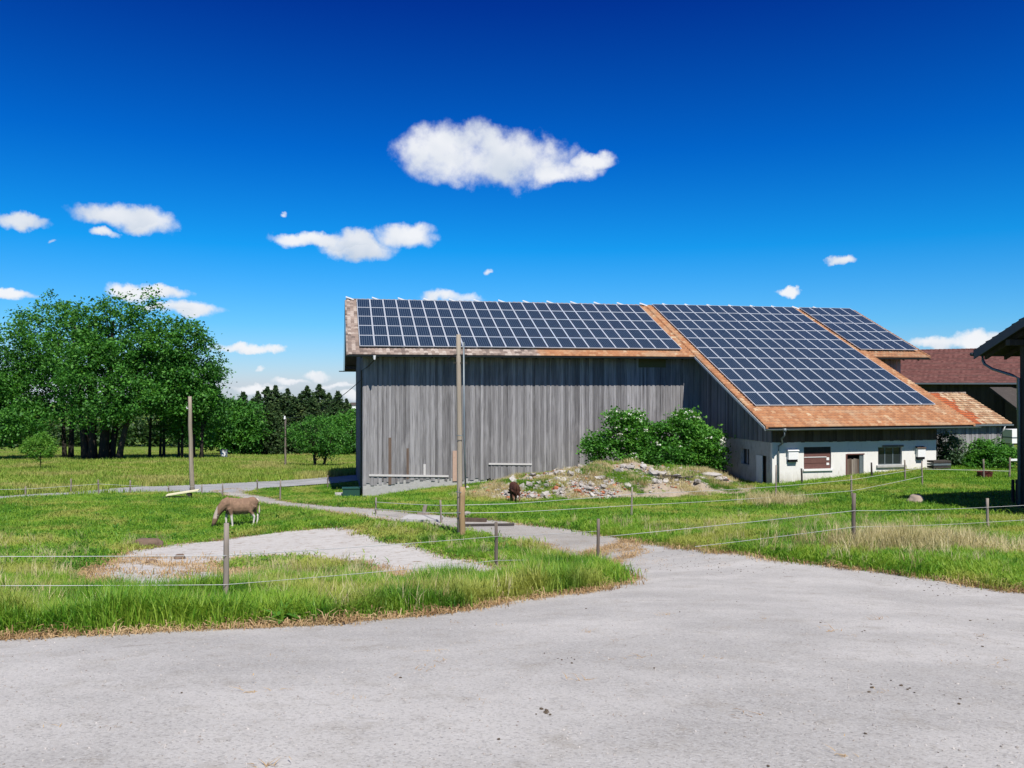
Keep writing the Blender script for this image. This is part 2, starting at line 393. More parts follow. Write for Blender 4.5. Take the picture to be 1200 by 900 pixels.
M_DARKWOOD = material('dark_timber', m_wood((.026, .023, .021), (.085, .072, .062), .4), .8, .2, (.5, .02))
M_POST = material('post_wood', m_wood((.10, .08, .065), (.32, .275, .23)), .9, .1, (.6, .01))
M_POLE = material('pole_wood', m_wood((.13, .105, .075), (.37, .32, .25)), .9, .1, (.6, .02))
M_STUB = material('stub_wood', m_wood((.17, .11, .06), (.40, .28, .15)), .9, .1, (.6, .02))
def m_plaster(t):
    n = t.noise(t.P, 1.3, 6, .65); n2 = t.noise(t.scl(t.P, 3, 3, .8), 2, 5, .7); n3 = t.noise(t.P, 30, 3)
    c = t.mix(n, (.62, .60, .56), (.78, .76, .71)); c = t.mix(t.math('MULTIPLY', t.sstep(n2, .55, .75), .5), c, (.40, .38, .34))
    d_ = t.math('MULTIPLY', t.sstep(t.math('ADD', t.sep(t.O)[2], t.math('MULTIPLY', n2, -1.6)), 1.6, .6), .6)
    c = t.mix(d_, c, (.36, .32, .26))
    return c, n3
M_PLASTER = material('whitewash', m_plaster, .9, .2, (.3, .02))
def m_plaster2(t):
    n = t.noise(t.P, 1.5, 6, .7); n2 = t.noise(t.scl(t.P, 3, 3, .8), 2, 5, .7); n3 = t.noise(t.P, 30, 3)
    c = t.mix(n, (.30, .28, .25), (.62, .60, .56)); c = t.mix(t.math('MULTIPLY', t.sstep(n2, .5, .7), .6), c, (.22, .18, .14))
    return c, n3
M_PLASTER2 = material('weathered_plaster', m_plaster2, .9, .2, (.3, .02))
def m_conc(t):
    n = t.noise(t.P, 4, 6, .7); return t.mix(n, (.24, .235, .22), (.48, .47, .45)), n
M_CONC = material('concrete', m_conc, .9, .2, (.5, .03))
def plain(c, var=.2):
    def fn(t):
        n = t.noise(t.P, 9, 5, .6)
        return t.mix(n, tuple(x * (1 - var) for x in c), tuple(min(1, x * (1 + var)) for x in c)), n
    return fn
M_WHITE = material('white_paint', plain((.72, .72, .70), .1), .6, .3, (.1, .01))
M_DARK = material('dark_interior', plain((.012, .012, .013)), .9, .1, (.1, .01))
M_ALU = material('aluminium', plain((.56, .59, .62), .05), .45, .5, (.02, .001), .25)
M_ZINC = material('zinc_gutter', plain((.17, .20, .21), .2), .45, .4, (.1, .005), .4)
M_DZINC = material('dark_gutter', plain((.035, .045, .048), .3), .5, .4, (.1, .005), .2)
M_BROWN = material('brown_shutter', plain((.13, .06, .05), .3), .7, .3, (.3, .01))
M_GREEN = material('green_plastic', plain((.015, .06, .04), .2), .5, .4, (.1, .01))
M_MAROON = material('maroon_plastic', plain((.09, .02, .018), .2), .5, .4, (.1, .01))
M_YELLOW = material('pale_board', plain((.62, .58, .38), .15), .8, .2, (.3, .01))
M_WIRE = material('fence_wire', plain((.42, .43, .42), .1), .6, .3, (.1, .01))
M_CABLE = material('black_cable', plain((.03, .03, .03), .1), .6, .3, (.1, .01))
M_GLASS = material('window_glass', plain((.02, .025, .03), .3), .08, .6, (.02, .01))
def m_cells(t):
    x, y, z = t.sep(t.O)[:3]
    sx = t.math('FRACT', t.math('MULTIPLY', t.math('ADD', x, .45), 6 / .90))
    sy = t.math('FRACT', t.math('MULTIPLY', t.math('ADD', y, 5.0), 10 / 1.80))
    lx = t.math('LESS_THAN', t.math('ABSOLUTE', t.math('SUBTRACT', sx, .5)), .40)
    ly = t.math('LESS_THAN', t.math('ABSOLUTE', t.math('SUBTRACT', sy, .5)), .47)
    sb = t.math('LESS_THAN', t.math('ABSOLUTE', t.math('SUBTRACT', t.math('FRACT', t.math('MULTIPLY', sx, 2.0)), .5)), .46)
    cell = t.math('MULTIPLY', t.math('MULTIPLY', lx, ly), sb)
    n = t.noise(t.O, 8, 3)
    blue = t.mix(t.math('ADD', t.math('MULTIPLY', n, .5), t.math('MULTIPLY', t.rnd, .5)), (.003, .010, .022), (.006, .018, .038))
    return t.mix(cell, (.085, .115, .145), blue)
M_CELLS = material('solar_cells', m_cells, .14, .38)
def m_tiles(kind):
    def fn(t):
        x, y, z = t.sep(t.O)[:3]
        cx = t.math('FLOOR', t.math('DIVIDE', x, .25)); cy = t.math('FLOOR', t.math('DIVIDE', y, .33))
        wn = t.new('ShaderNodeTexWhiteNoise', noise_dimensions='2D'); t.l.new(t.comb(cx, cy, 0.0), wn.inputs['Vector'])
        r = wn.outputs['Value']; n = t.noise(t.O, .7, 5, .6); f = t.noise(t.O, 14, 4, .65)
        if kind == 'orange':
            c = t.ramp(r, [(0, (.27, .12, .055)), (.35, (.33, .15, .068)), (.75, (.37, .18, .085)), (.95, (.39, .23, .125)), (1, (.47, .34, .21))])
            c = t.mix(t.math('MULTIPLY', t.sstep(n, .5, .66), .6), c, (.36, .25, .155))
            g = t.ramp(r, [(0, (.13, .10, .085)), (.5, (.25, .19, .155)), (1, (.40, .34, .29))])
            edge = t.math('ADD', x, t.math('MULTIPLY', n, 3.0))
            c = t.mix(t.math('MULTIPLY', t.sstep(edge, 14.2, 13.2), 1.0), c, g)
        elif kind == 'red':
            c = t.ramp(r, [(0, (.095, .035, .030)), (.6, (.13, .048, .040)), (1, (.16, .066, .055))])
        else:
            new = t.ramp(r, [(0, (.30, .065, .018)), (1, (.44, .12, .035))])
            old = t.ramp(r, [(0, (.25, .12, .06)), (.5, (.38, .24, .13)), (1, (.50, .37, .24))])
            stair = t.math('ADD', t.math('ADD', x, t.math('MULTIPLY', t.math('SUBTRACT', r, .5), .7)), t.math('MULTIPLY', t.math('SINE', t.math('MULTIPLY', cy, .9)), .2))
            c = t.mix(t.sstep(stair, 44.4, 44.6), new, old)
        lap_shade = t.math('LESS_THAN', t.math('FRACT', t.math('DIVIDE', t.math('ADD', y, t.math('ADD', t.math('MULTIPLY', f, .10), 2.97 + .02)), .33)), .24)
        c = t.mix(t.math('MULTIPLY', lap_shade, .5), c, (.06, .05, .04))  # shade in the gaps between tile courses, painted as a dark line
        c = t.mix(t.math('MULTIPLY', t.sstep(f, .5, .8), .35), c, (.12, .09, .07))
        return c, f
    return fn
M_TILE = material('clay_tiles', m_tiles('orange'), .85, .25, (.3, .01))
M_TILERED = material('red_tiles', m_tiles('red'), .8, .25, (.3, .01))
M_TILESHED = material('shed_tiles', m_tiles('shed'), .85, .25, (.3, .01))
UNIT = fast_mesh('board', [(x, y, z) for z in (0, 1) for y in (0, 1) for x in (-.5, .5)],
    [[0, 2, 3, 1], [4, 5, 7, 6], [0, 1, 5, 4], [1, 3, 7, 5], [3, 2, 6, 7], [2, 0, 4, 6]], M_BOARD)
def unit_with(m):
    me = UNIT.copy(); me.materials.clear(); me.materials.append(m); return me
U_BROWN, U_SIDE, U_DARK = unit_with(M_BROWNBOARD), unit_with(M_SHADEBOARD), unit_with(M_DARKWOOD)

# ------------------------------------------------------------------ THE BARN
TH, AL = .21013, .43198
TA = math.tan(AL); HB = 14.2
OX, OY, OZ = -11.978, 63.174, 6.542
barn = empty('barn', (OX, OY, OZ - HB), TH, 'long weathered grey timber barn with solar panels and a low whitewashed lean-to', 'barn')
ct, st = math.cos(TH), math.sin(TH)
def bw(a, b, z=0): return Vector((OX + a * ct - b * st, OY + a * st + b * ct, OZ - HB + z))
def gl(a, b):      # ground height in barn coordinates
    p = bw(a, b); return zs(p.x, p.y) - (OZ - HB)
RID = .40
def rz(b, off=-.2): return HB + off + b * TA        # front slope
# roof deck (timber underside)
def slab(mb, a0, a1, b0, b1, z0, z1, th=.12, m=0):
    mb.hexa([(a0, b0, z0 - th), (a1, b0, z0 - th), (a1, b1, z1 - th), (a0, b1, z1 - th), (a0, b0, z0), (a1, b0, z0), (a1, b1, z1), (a0, b1, z1)], m)
rd = MB()
slab(rd, -.8, 23.74, -9.3, RID, rz(-9.3, -.27), rz(RID, -.27))
slab(rd, 23.75, 38.1, -19.3, RID, rz(-19.3, -.22), rz(RID, -.22))
slab(rd, 38.11, 43.1, -9.15, RID, rz(-9.15, -.27), rz(RID, -.27))
slab(rd, -.8, 43.1, RID + .002, 11.7, rz(RID, -.27), rz(RID, -.27) - (11.7 - RID) * TA)
rd.build('roof', M_DARKWOOD, barn)
def tile_field(mb_v, mb_f, a0, a1, b0, b1, zfun, cw=.25, cl=.33, seg=4, sgn=1):
    """wavy overlapping courses from the eave b0 up to b1"""
    n = int(abs(b1 - b0) / cl) + 1; na = max(2, int((a1 - a0) / cw * seg))
    A = np.linspace(a0, a1, na + 1); wv = .045 * np.abs(np.sin((A / cw) * math.pi)) ** .7
    for i in range(n):
        s = (b1 - b0) / abs(b1 - b0)
        f0 = b0 + s * i * cl; f1 = b0 + s * min((i + 1) * cl + .05, abs(b1 - b0))
        jit = RNG.normal(0, .006, len(A))
        z0 = zfun(f0) + .075 + wv + jit; z1 = zfun(f1) + .012 + wv * .8
        low = np.column_stack([A, np.full_like(A, f0), zfun(f0) + .01 + 0 * A]); mid = np.column_stack([A, np.full_like(A, f0) + RNG.normal(0, .008, len(A)), z0]); top = np.column_stack([A, np.full_like(A, f1), z1])
        k = len(mb_v[0]) if False else sum(len(x) for x in mb_v)
        mb_v += [low, mid, top]; m_ = na + 1; j = np.arange(na)
        q1 = np.column_stack([k + j, k + j + 1, k + m_ + j + 1, k + m_ + j]); q2 = q1 + m_
        mb_f += [q1, q2] if sgn > 0 else [q1[:, ::-1], q2[:, ::-1]]
tv, tf = [], []
tile_field(tv, tf, -.8, 23.76, -9.4, RID, lambda b: rz(b, -.26))
tile_field(tv, tf, 23.7, 38.12, -19.4, RID, lambda b: rz(b, -.20))
tile_field(tv, tf, 38.13, 43.12, -9.25, RID, lambda b: rz(b, -.26))
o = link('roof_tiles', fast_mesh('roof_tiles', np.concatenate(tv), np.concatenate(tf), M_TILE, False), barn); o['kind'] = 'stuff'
# ridge tiles
rt = MB()
for i in range(110):
    a = -.8 + i * .4
    if a > 42.8: break
    rt.tube([(a, RID, HB - .02 + random.uniform(-.01, .01)), (a + .40, RID, HB - .045)], [.12, .105], 8)
o = rt.build('ridge_tiles', M_TILE, barn, True); o['kind'] = 'stuff'
# verge tiles along the two verges that stand over their neighbours
vt = MB()
for a, b0 in ((23.72, -19.4), (38.16, -19.4), (-.82, -9.4), (43.14, -9.25)):
    b = b0
    while b < RID - .3:
        z = rz(b, -.16); vt.hexa([(a - .05, b, z - .12), (a + .10, b, z - .12), (a + .10, b + .31, z - .12 + .31 * TA), (a - .05, b + .31, z - .12 + .31 * TA),
                   (a - .05, b, z + .05), (a + .10, b, z + .05), (a + .10, b + .31, z + .01 + .31 * TA), (a - .05, b + .31, z + .01 + .31 * TA)]); b += .33
o = vt.build('verge_tiles', M_TILE, barn); o['kind'] = 'stuff'
# verge boards
for a0, b0, b1, zo, m in ((-.86, -9.4, RID, -.30, M_BROWNBOARD), (23.66, -19.3, -9.0, -.30, M_WHITE), (38.20, -19.3, -9.2, -.28, M_DARKWOOD), (43.18, -9.2, RID, -.30, M_BROWNBOARD)):
    v = MB(); v.hexa([(a0 - .02, b0, rz(b0, zo) - .10), (a0 + .02, b0, rz(b0, zo) - .10), (a0 + .02, b1, rz(b1, zo) - .10), (a0 - .02, b1, rz(b1, zo) - .10),
                      (a0 - .02, b0, rz(b0, zo) + .06), (a0 + .02, b0, rz(b0, zo) + .06), (a0 + .02, b1, rz(b1, zo) + .06), (a0 - .02, b1, rz(b1, zo) + .06)])
    v.build('verge_board', m, barn)
zb = rz(RID, -.3) - (11.7 - RID) * TA
v = MB(); v.hexa([(-.88, RID, rz(RID, -.3) - .12), (-.84, RID, rz(RID, -.3) - .12), (-.84, 11.7, zb - .12), (-.88, 11.7, zb - .12), (-.88, RID, rz(RID, -.3) + .05), (-.84, RID, rz(RID, -.3) + .05), (-.84, 11.7, zb + .05), (-.88, 11.7, zb + .05)])
v.build('verge_board', M_BROWNBOARD, barn)
# gutters
def gutter(a0, a1, b, z, m, r=.085):
    g = MB(); n = 8; pts = []
    for a in (a0, a1):
        for j in range(n + 1):
            an = math.pi + math.pi * j / n; pts.append((a, b + math.cos(an) * r, z + math.sin(an) * r))
        for j in range(n, -1, -1):
            an = math.pi + math.pi * j / n; pts.append((a, b + math.cos(an) * r * .86, z + math.sin(an) * r * .86))
    k = 2 * (n + 1)
    g.add(pts, [[i, (i + 1) % k, k + (i + 1) % k, k + i] for i in range(k)] + [list(range(k))[::-1], [k + i for i in range(k)]])
    return g.build('gutter', m, barn)
gutter(-.9, 23.6, -9.385, rz(-9.4, -.33), M_DZINC); gutter(23.62, 38.6, -19.40, rz(-19.4, -.31), M_ZINC, .10); gutter(38.7, 43.2, -9.235, rz(-9.25, -.33), M_DZINC)
gutter(-1.3, 43.2, 11.8, zb - .02, M_DZINC)
# rafters under the eaves
def rafters(name, aa, b0, b1, off, m=M_DARKWOOD):
    for a in aa:
        r = MB(); z0, z1 = rz(b0, off), rz(b1, off)
        r.hexa([(a - .05, b0, z0 - .16), (a + .05, b0, z0 - .16), (a + .05, b1, z1 - .16), (a - .05, b1, z1 - .16), (a - .05, b0, z0), (a + .05, b0, z0), (a + .05, b1, z1), (a - .05, b1, z1)])
        r.build(name, m, barn)
rafters('rafter', [-.5, .1] + [1.2 * i for i in range(1, 20)], -9.25, -7.9, -.40)
rafters('rafter', [24.1 + 1.15 * i for i in range(12)], -19.2, -18.3, -.35)
rafters('rafter', [38.6, 39.8, 41.0, 42.3], -9.1, -7.9, -.40)
p = MB(); p.box(-.75, .2, -8.1, -7.9, rz(-8, -.75), rz(-8, -.45)); p.build('purlin', M_DARKWOOD, barn)
p = MB(); p.box(-.75, .2, 10.4, 10.6, zb + .1, zb + .38); p.build('purlin', M_DARKWOOD, barn)
# solar panels
PW, PH = .985, 1.895
def panel_meshes():
    g = MB(); g.box(-PW / 2 + .034, PW / 2 - .034, -PH + .034, -.034, -.02, .006)
    gm = g.build('solar_panel', M_CELLS); me = gm.data; bpy.data.objects.remove(gm)
    f = MB(); w_ = .038
    f.box(-PW / 2, PW / 2, -w_, 0, -.03, .02); f.box(-PW / 2, PW / 2, -PH, -PH + w_, -.03, .02)
    f.box(-PW / 2, -PW / 2 + w_, -PH + w_, -w_, -.03, .02); f.box(PW / 2 - w_, PW / 2, -PH + w_, -w_, -.03, .02)
    fm = f.build('frame', M_ALU); fe = fm.data; bpy.data.objects.remove(fm)
    return me, fe
PM, PF = panel_meshes()
RW = 1.91348
for a0, ncol, nrow, sh in ((0, 23, 5, 0), (24.224, 13, 10, .283), (37.766, 5, 5, .283)):
    for i in range(ncol):
        for j in range(nrow):
            s = j * RW - sh
            o = link('solar_panel', PM, barn, (a0 + i + .5, -s * math.cos(AL), HB - s * math.sin(AL) + random.uniform(-.004, .004)), (AL + random.uniform(-.002, .002), random.uniform(-.002, .002), 0))
            link('frame', PF, o)
# mounting rails that carry the arrays
for a0, ncol, nrow, sh in ((0, 23, 5, 0), (24.224, 13, 10, .283), (37.766, 5, 5, .283)):
    rl = MB()
    for j in range(nrow):
        for q in (.4, 1.45):
            s = j * RW - sh + q; b = -s * math.cos(AL); z = HB - s * math.sin(AL)
            rl.box(a0 + .02, a0 + ncol - .02, b - .03, b + .03, z - .095, z - .035)
    rl.build('mounting_rail', M_ALU, barn)
# brackets poking up at the ridge
a = -.35
while a < 41.5:
    if not (22.6 < a < 23.6):
        k = MB(); k.bar((a - .45, RID - .05, HB + .20), (a + .15, RID - .25, HB - .03), .07, .09); k.bar((a - .40, RID + .02, HB + .08), (a - .05, RID - .15, HB - .10), .05, .06, 1)
        k.build('ridge_bracket', [M_WHITE, M_BROWNBOARD], barn)
    a += 2.0
# wall shells
def wall(name, p0, p1, z0, z1, holes, m, depth=.3, parent=barn, top=None, mh=None):
    """vertical wall from p0 to p1 (a,b), outward face to the right of the walk; holes (s0,s1,z0,z1); reveals built"""
    p0 = Vector(p0); p1 = Vector(p1); L = (p1 - p0).length; d = (p1 - p0) / L; nin = Vector((-d.y, d.x))
    S = sorted({0, L, *[h[0] for h in holes], *[h[1] for h in holes]}); Z = sorted({z0, z1, *[h[2] for h in holes], *[h[3] for h in holes]})
    mb = MB()
    def P(s, z, dp=0): q = p0 + d * s + nin * dp; return (q.x, q.y, z)
    for i in range(len(S) - 1):
        for j in range(len(Z) - 1):
            sm, zm = (S[i] + S[i + 1]) / 2, (Z[j] + Z[j + 1]) / 2
            if any(h[0] < sm < h[1] and h[2] < zm < h[3] for h in holes): continue
            mb.add([P(S[i], Z[j]), P(S[i + 1], Z[j]), P(S[i + 1], Z[j + 1]), P(S[i], Z[j + 1])], [[0, 1, 2, 3]])
    for (a, b, c, e) in holes:
        for q0, q1 in (((a, c), (b, c)), ((b, c), (b, e)), ((b, e), (a, e)), ((a, e), (a, c))):
            mb.add([P(*q0), P(*q1), P(*q1, depth), P(*q0, depth)], [[0, 1, 2, 3]])
    mb.add([P(0, z0, depth), P(L, z0, depth), P(L, z1, depth), P(0, z1, depth)], [[3, 2, 1, 0]], 1)
    mb.add([P(0, z0), P(0, z0, depth), P(0, z1, depth), P(0, z1)], [[0, 1, 2, 3]]); mb.add([P(L, z0), P(L, z0, depth), P(L, z1, depth), P(L, z1)], [[3, 2, 1, 0]])
    mb.add([P(0, z1), P(L, z1), P(L, z1, depth), P(0, z1, depth)], [[0, 1, 2, 3]])
    return mb.build(name, [m, M_DARK], parent)
WB, LB = -8.0, -18.4                # wall planes
AL0, AL1 = 24.65, 36.2              # lean-to ends
AM0, AM1 = .25, 41.3                # main body ends
# inner shell
def prism(name, a0, a1, prof, m):
    n = len(prof); mb = MB(); mb.add([(a0, *p) for p in prof] + [(a1, *p) for p in prof], [[i, (i + 1) % n, n + (i + 1) % n, n + i] for i in range(n)] + [list(range(n))[::-1], [n + i for i in range(n)]])
    return mb.build(name, m, barn)
zbk = rz(RID, -.5) - (10.6 - RID) * TA
prism('inner_shell', AM0 + .08, AM1 - .08, [(WB + .08, -1.0), (10.6, -1.0), (10.6, zbk), (RID, rz(RID, -.45)), (WB + .08, rz(WB + .08, -.45))], M_DARK)
prism('inner_shell', AL0 + .32, AL1 - .1, [(LB + .35, -1.0), (WB - .0, -1.0), (WB - .0, rz(WB, -.45)), (LB + .35, rz(LB + .35, -.45))], M_DARK)
# front boards, one by one
def ga(a, b): return gl(a, b)
a = AM0; i = 0
WSEG = []
while a < AL0 + .1:
    wd = random.choice([.09, .13, .17, .2, .23]); wd = min(wd, AL0 + .12 - a)
    if wd < .05: break
    zg = gl(a + wd / 2, WB)
    plinth = a < 9.2
    zbt = zg + (1.0 - .08 * a + random.uniform(-.16, .12) if plinth else -.3)
    if plinth: zbt = max(zbt, zg + .1 + random.uniform(0, .15))
    tall = rz(WB, -.50)
    out = .035 if i % 2 else 0
    dep = .028
    g_ = random.random() < .12
    jx = random.uniform(-.002, .002)
    o = link('board', UNIT, barn, (a + wd / 2, WB - out - dep + random.uniform(-.008, .004), zbt), (0, 0, random.uniform(-.012, .012)), (wd + (.025 if out else -.022), dep, tall - zbt))
    a += wd; i += 1
# special boards seen in the photo
for a, z0, z1, wd, m in ((2.05, .7, 3.9, .20, U_BROWN), (3.25, .9, 3.0, .16, U_BROWN)):
    link('board', m, barn, (a, WB - .075, gl(a, WB) + z0), None, (wd, .02, z1 - z0))
U_TAN = unit_with(material('tan_board', plain((.42, .29, .22), .2), .9, .1, (.3, .01)))
o = link('board', U_TAN, barn, (6.55, WB - .082, gl(6.5, WB) + .35), None, (.42, .02, 2.1)); o['label'] = 'pale pinkish patch board'
U_WHITE = unit_with(M_WHITE)
U_RAIL = unit_with(material('rail_paint', plain((.50, .48, .46), .2), .8, .2, (.3, .01)))
link('rail_board', U_RAIL, barn, (3.35, WB - .12, gl(3.35, WB) + 1.05), (0, .035, 0), (5.4, .05, .13))
link('rail_board', U_RAIL, barn, (10.4, WB - .12, gl(10.4, WB) + 1.15), (0, .03, 0), (3.1, .05, .12))
link('rail_board', U_RAIL, barn, (4.4, WB - .1, gl(4.4, WB) + 1.0), (0, .0, 0), (.16, .05, .75))
pl = MB()
A_ = np.arange(AM0, 9.2, .5)
for q in range(len(A_) - 1):
    a0, a1 = A_[q], A_[q + 1]; z0, z1 = gl(a0, WB), gl(a1, WB)
    pl.hexa([(a0, WB - .012, z0 - .6), (a1, WB - .012, z1 - .6), (a1, WB + .15, z1 - .6), (a0, WB + .15, z0 - .6), (a0, WB - .012, z0 + 1.3 - .09 * a0), (a1, WB - .012, z1 + 1.3 - .09 * a1), (a1, WB + .15, z1 + 1.3 - .09 * a1), (a0, WB + .15, z0 + 1.3 - .09 * a0)])
pl.build('plinth', M_CONC, barn)
v = MB(); v.box(19.9, 22.0, WB - .085, WB - .065, rz(WB) - 1.45, rz(WB) - .62); v.build('vent_panel', material('vent_panel', plain((.11, .105, .05), .2), .8, .2, (.1, .01)), barn)
# left end boards
b = WB; i = 0
while b < 10.6:
    wd = random.choice([.5, .6, .7]); zt_ = rz(min(b, RID), -.5) if b < RID else rz(RID, -.5) - (b + wd - RID) * TA
    link('board', U_SIDE, barn, (AM0 - (.03 if i % 2 else .0), b + wd / 2, gl(AM0, b) - .2), (0, 0, R(90)), (wd - .012, .028, zt_ - gl(AM0, b) + .2)); b += wd; i += 1
# right part of the main front beside the lean-to
a = AL1 + .15; i = 0
while a < AM1:
    wd = random.choice([.24, .28, .33]); zg = gl(a, WB) - .3
    link('board', U_SIDE, barn, (a + wd / 2, WB - .028 - (.03 if i % 2 else 0), zg), None, (wd - .01, .028, rz(WB, -.5) - zg)); a += wd; i += 1
# lean-to side wall: boards above plaster
WT = HB - 10.12
b = WB - .05; i = 0
while b > LB + .02:
    wd = min(random.choice([.22, .26, .3, .34]), b - LB); z1 = rz(b - wd, -.42)
    link('board', U_SIDE, barn, (AL0 + (.0 if i % 2 else -.03), b - wd / 2, WT - .03), (0, 0, R(90)), (wd - .01, .028, z1 - WT + .03)); b -= wd; i += 1
# backing for those boards
prism('side_backing', AL0 + .02, AL0 + .3, [(LB + .02, WT), (WB, WT), (WB, rz(WB, -.5)), (LB + .02, rz(LB, -.5))], M_DARKWOOD)
# lean-to front band of boards
a = AL0 + .02; i = 0
while a < AL1 - .03:
    wd = min(random.choice([.22, .26, .3]), AL1 - a)
    link('board', U_BROWN, barn, (a + wd / 2, LB - .03 - (.02 if i % 2 else 0), WT + .0 - random.uniform(0, .04)), None, (wd - .012, .03, rz(LB, -.46) - WT)); a += wd; i += 1
v = MB(); v.box(AL0 + .02, AL1, LB + .02, LB + .28, WT + .002, rz(LB, -.45)); v.build('front_backing', M_DARKWOOD, barn)
# plastered walls: front
def fpx(px, py, b=LB):
    """barn (a, z) of a photo pixel on the plane b"""
    vx, vy, vz = (px - 600) / F, 1.0, (450 - py) / F
    nx, ny = -st, ct; t_ = ((OX * nx + OY * ny) + b) / (vx * nx + vy * ny)
    X, Y, Z = vx * t_ - OX, vy * t_ - OY, vz * t_ - OZ
    return X * ct + Y * st, Z + HB
def spx(px, py, a=AL0):
    vx, vy, vz = (px - 600) / F, 1.0, (450 - py) / F
    t_ = ((OX * ct + OY * st) + a) / (vx * ct + vy * st)
    X, Y, Z = vx * t_ - OX, vy * t_ - OY, vz * t_ - OZ
    return -X * st + Y * ct, Z + HB
def frect(x0, y0, x1, y1):
    a0, z1 = fpx(x0, y0); a1, z0 = fpx(x1, y1); return a0, a1, z0, z1
W1 = frect(942, 524, 974, 549); DR = frect(992, 533, 1012, 566); W2 = frect(1029, 524, 1057, 544.5)
rel = lambda h: (h[0] - AL0, h[1] - AL0, h[2], h[3])
front = wall('front_wall', (AL0, LB), (AL1, LB), 0.5, WT, [rel(W1), rel(DR), rel(W2)], M_PLASTER)
# side wall (runs from the front corner to the main wall; walk so that outside is -a)
def srect(x0, y0, x1, y1):
    b0, z1 = spx(x0, y0); b1, z0 = spx(x1, y1); return b0, b1, z0, z1
S1 = srect(847.5, 523, 857.5, 544); S2 = srect(868, 525, 878, 545); S3 = srect(886.5, 532.5, 898, 570)
srel = lambda h: (WB - max(h[0], h[1]), WB - min(h[0], h[1]), h[2], h[3])
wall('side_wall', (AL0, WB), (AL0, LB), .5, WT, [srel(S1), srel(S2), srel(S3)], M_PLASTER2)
# window 1: brown shutter boards with white sill
a0, a1, z0, z1 = W1
wn1 = MB(); wn1.box(a0, a1, LB + .10, LB + .13, z0, z1); win = wn1.build('window', M_BROWN, barn); win['label'] = 'boarded window with brown shutter planks'
n = 4
for k in range(n):
    q = MB(); zz0 = z0 + (z1 - z0) * k / n + .012; zz1 = z0 + (z1 - z0) * (k + 1) / n - .012
    q.box(a0 + .03, a1 - .03, LB + .05, LB + .098, zz0, zz1); q.build('shutter_board', [M_BROWN, M_BROWN, M_BROWN, M_DARKWOOD][k], win)
q = MB(); q.box(a0 - .06, a1 + .09, LB - .10, LB + .09, z0 - .12, z0 - .003); q.build('sill', M_WHITE, win)
q = MB(); q.box(a0 + .04, a1 - .3, LB + .03, LB + .048, z0 + (z1 - z0) * .52, z0 + (z1 - z0) * .55); q.box(a1 - .30, a1 - .12, LB + .03, LB + .048, z0 + .52, z0 + .70); q.box(a1 - .30, a1 - .12, LB + .03, LB + .048, z0 + .22, z0 + .36); q.build('label_plate', M_WHITE, win)
# half door
a0, a1, z0, z1 = DR
zg = gl((a0 + a1) / 2, LB)
dd = MB(); dd.box(a0, a1, LB + .22, LB + .25, zg - .2, z1); door = dd.build('door', M_DARK, barn)
k = a0 + .01
while k < a1 - .32:
    q = MB(); q.box(k, k + .13, LB + .10, LB + .14, zg - .2, zg + 1.05 + random.uniform(-.03, .03)); q.build('door_board', [M_BROWNBOARD, M_POST, M_POST][random.randrange(3)], door); k += .14
q = MB(); q.box(a1 - .26, a1 - .02, LB + .04, LB + .10, zg - .2, z1 - .03); q.build('door_leaf', M_ZINC, door)
q = MB(); q.box(a0 - .06, a0 + .04, LB - .02, LB + .08, zg - .2, z1 + .05); q.box(a0 + .043, a1 + .06, LB - .02, LB + .08, z1, z1 + .07); q.build('frame', M_BROWN, door)
# window 2 with panes
a0, a1, z0, z1 = W2
q = MB(); q.box(a0 - .13, a1 + .25, LB - .12, LB + .16, z0 - .14, z0 - .003); wi = MB(); wi.box(a0, a1, LB + .20, LB + .22, z0, z1); win2 = wi.build('window', M_DARK, barn); q.build('sill', M_CONC, win2)
fr = MB(); W_ = (a1 - a0) / 3
for k in range(4): fr.box(a0 + k * W_ - (.03 if k else 0), a0 + k * W_ + (.03 if k < 3 else 0), LB + .12, LB + .16, z0, z1)
fr.box(a0, a1, LB + .122, LB + .158, z1 - .06, z1 - .001); fr.box(a0, a1, LB + .122, LB + .158, z0 + .001, z0 + .06); fr.build('window_frame', M_ZINC, win2)
for k in range(3):
    q = MB(); q.box(a0 + k * W_ + .03, a0 + (k + 1) * W_ - .03, LB + .14, LB + .145, z0 + .06, z1 - .06); q.build('pane', M_GLASS, win2)
q = MB(); q.box(a0 + .3, a1 + .1, LB - .04, LB + .0, z1 + .0, z1 + .12); q.build('lintel', M_POST, win2)
# vent boxes
for (x0, y0, x1, y1) in ((922, 528, 933.5, 538), (1073, 525, 1082, 535)):
    a0, a1, z0, z1 = frect(x0, y0, x1, y1); q = MB(); q.box(a0, a1, LB - .22, LB - .001, z0, z1); vb = q.build('vent_box', M_WHITE, barn)
    q = MB(); q.box(a0 + .04, a1 - .04, LB - .19, LB - .001, z0 - .16, z0 - .002); q.build('grille', M_DARK, vb)
    q = MB(); q.hexa([(a0 - .04, LB - .27, z1 - .02), (a1 + .04, LB - .27, z1 - .02), (a1 + .04, LB - .001, z1 + .08), (a0 - .04, LB - .001, z1 + .08), (a0 - .04, LB - .27, z1 + .01), (a1 + .04, LB - .27, z1 + .01), (a1 + .04, LB - .001, z1 + .11), (a0 - .04, LB - .001, z1 + .11)]); q.build('cover', M_BROWNBOARD if x0 > 1000 else M_WHITE, vb)
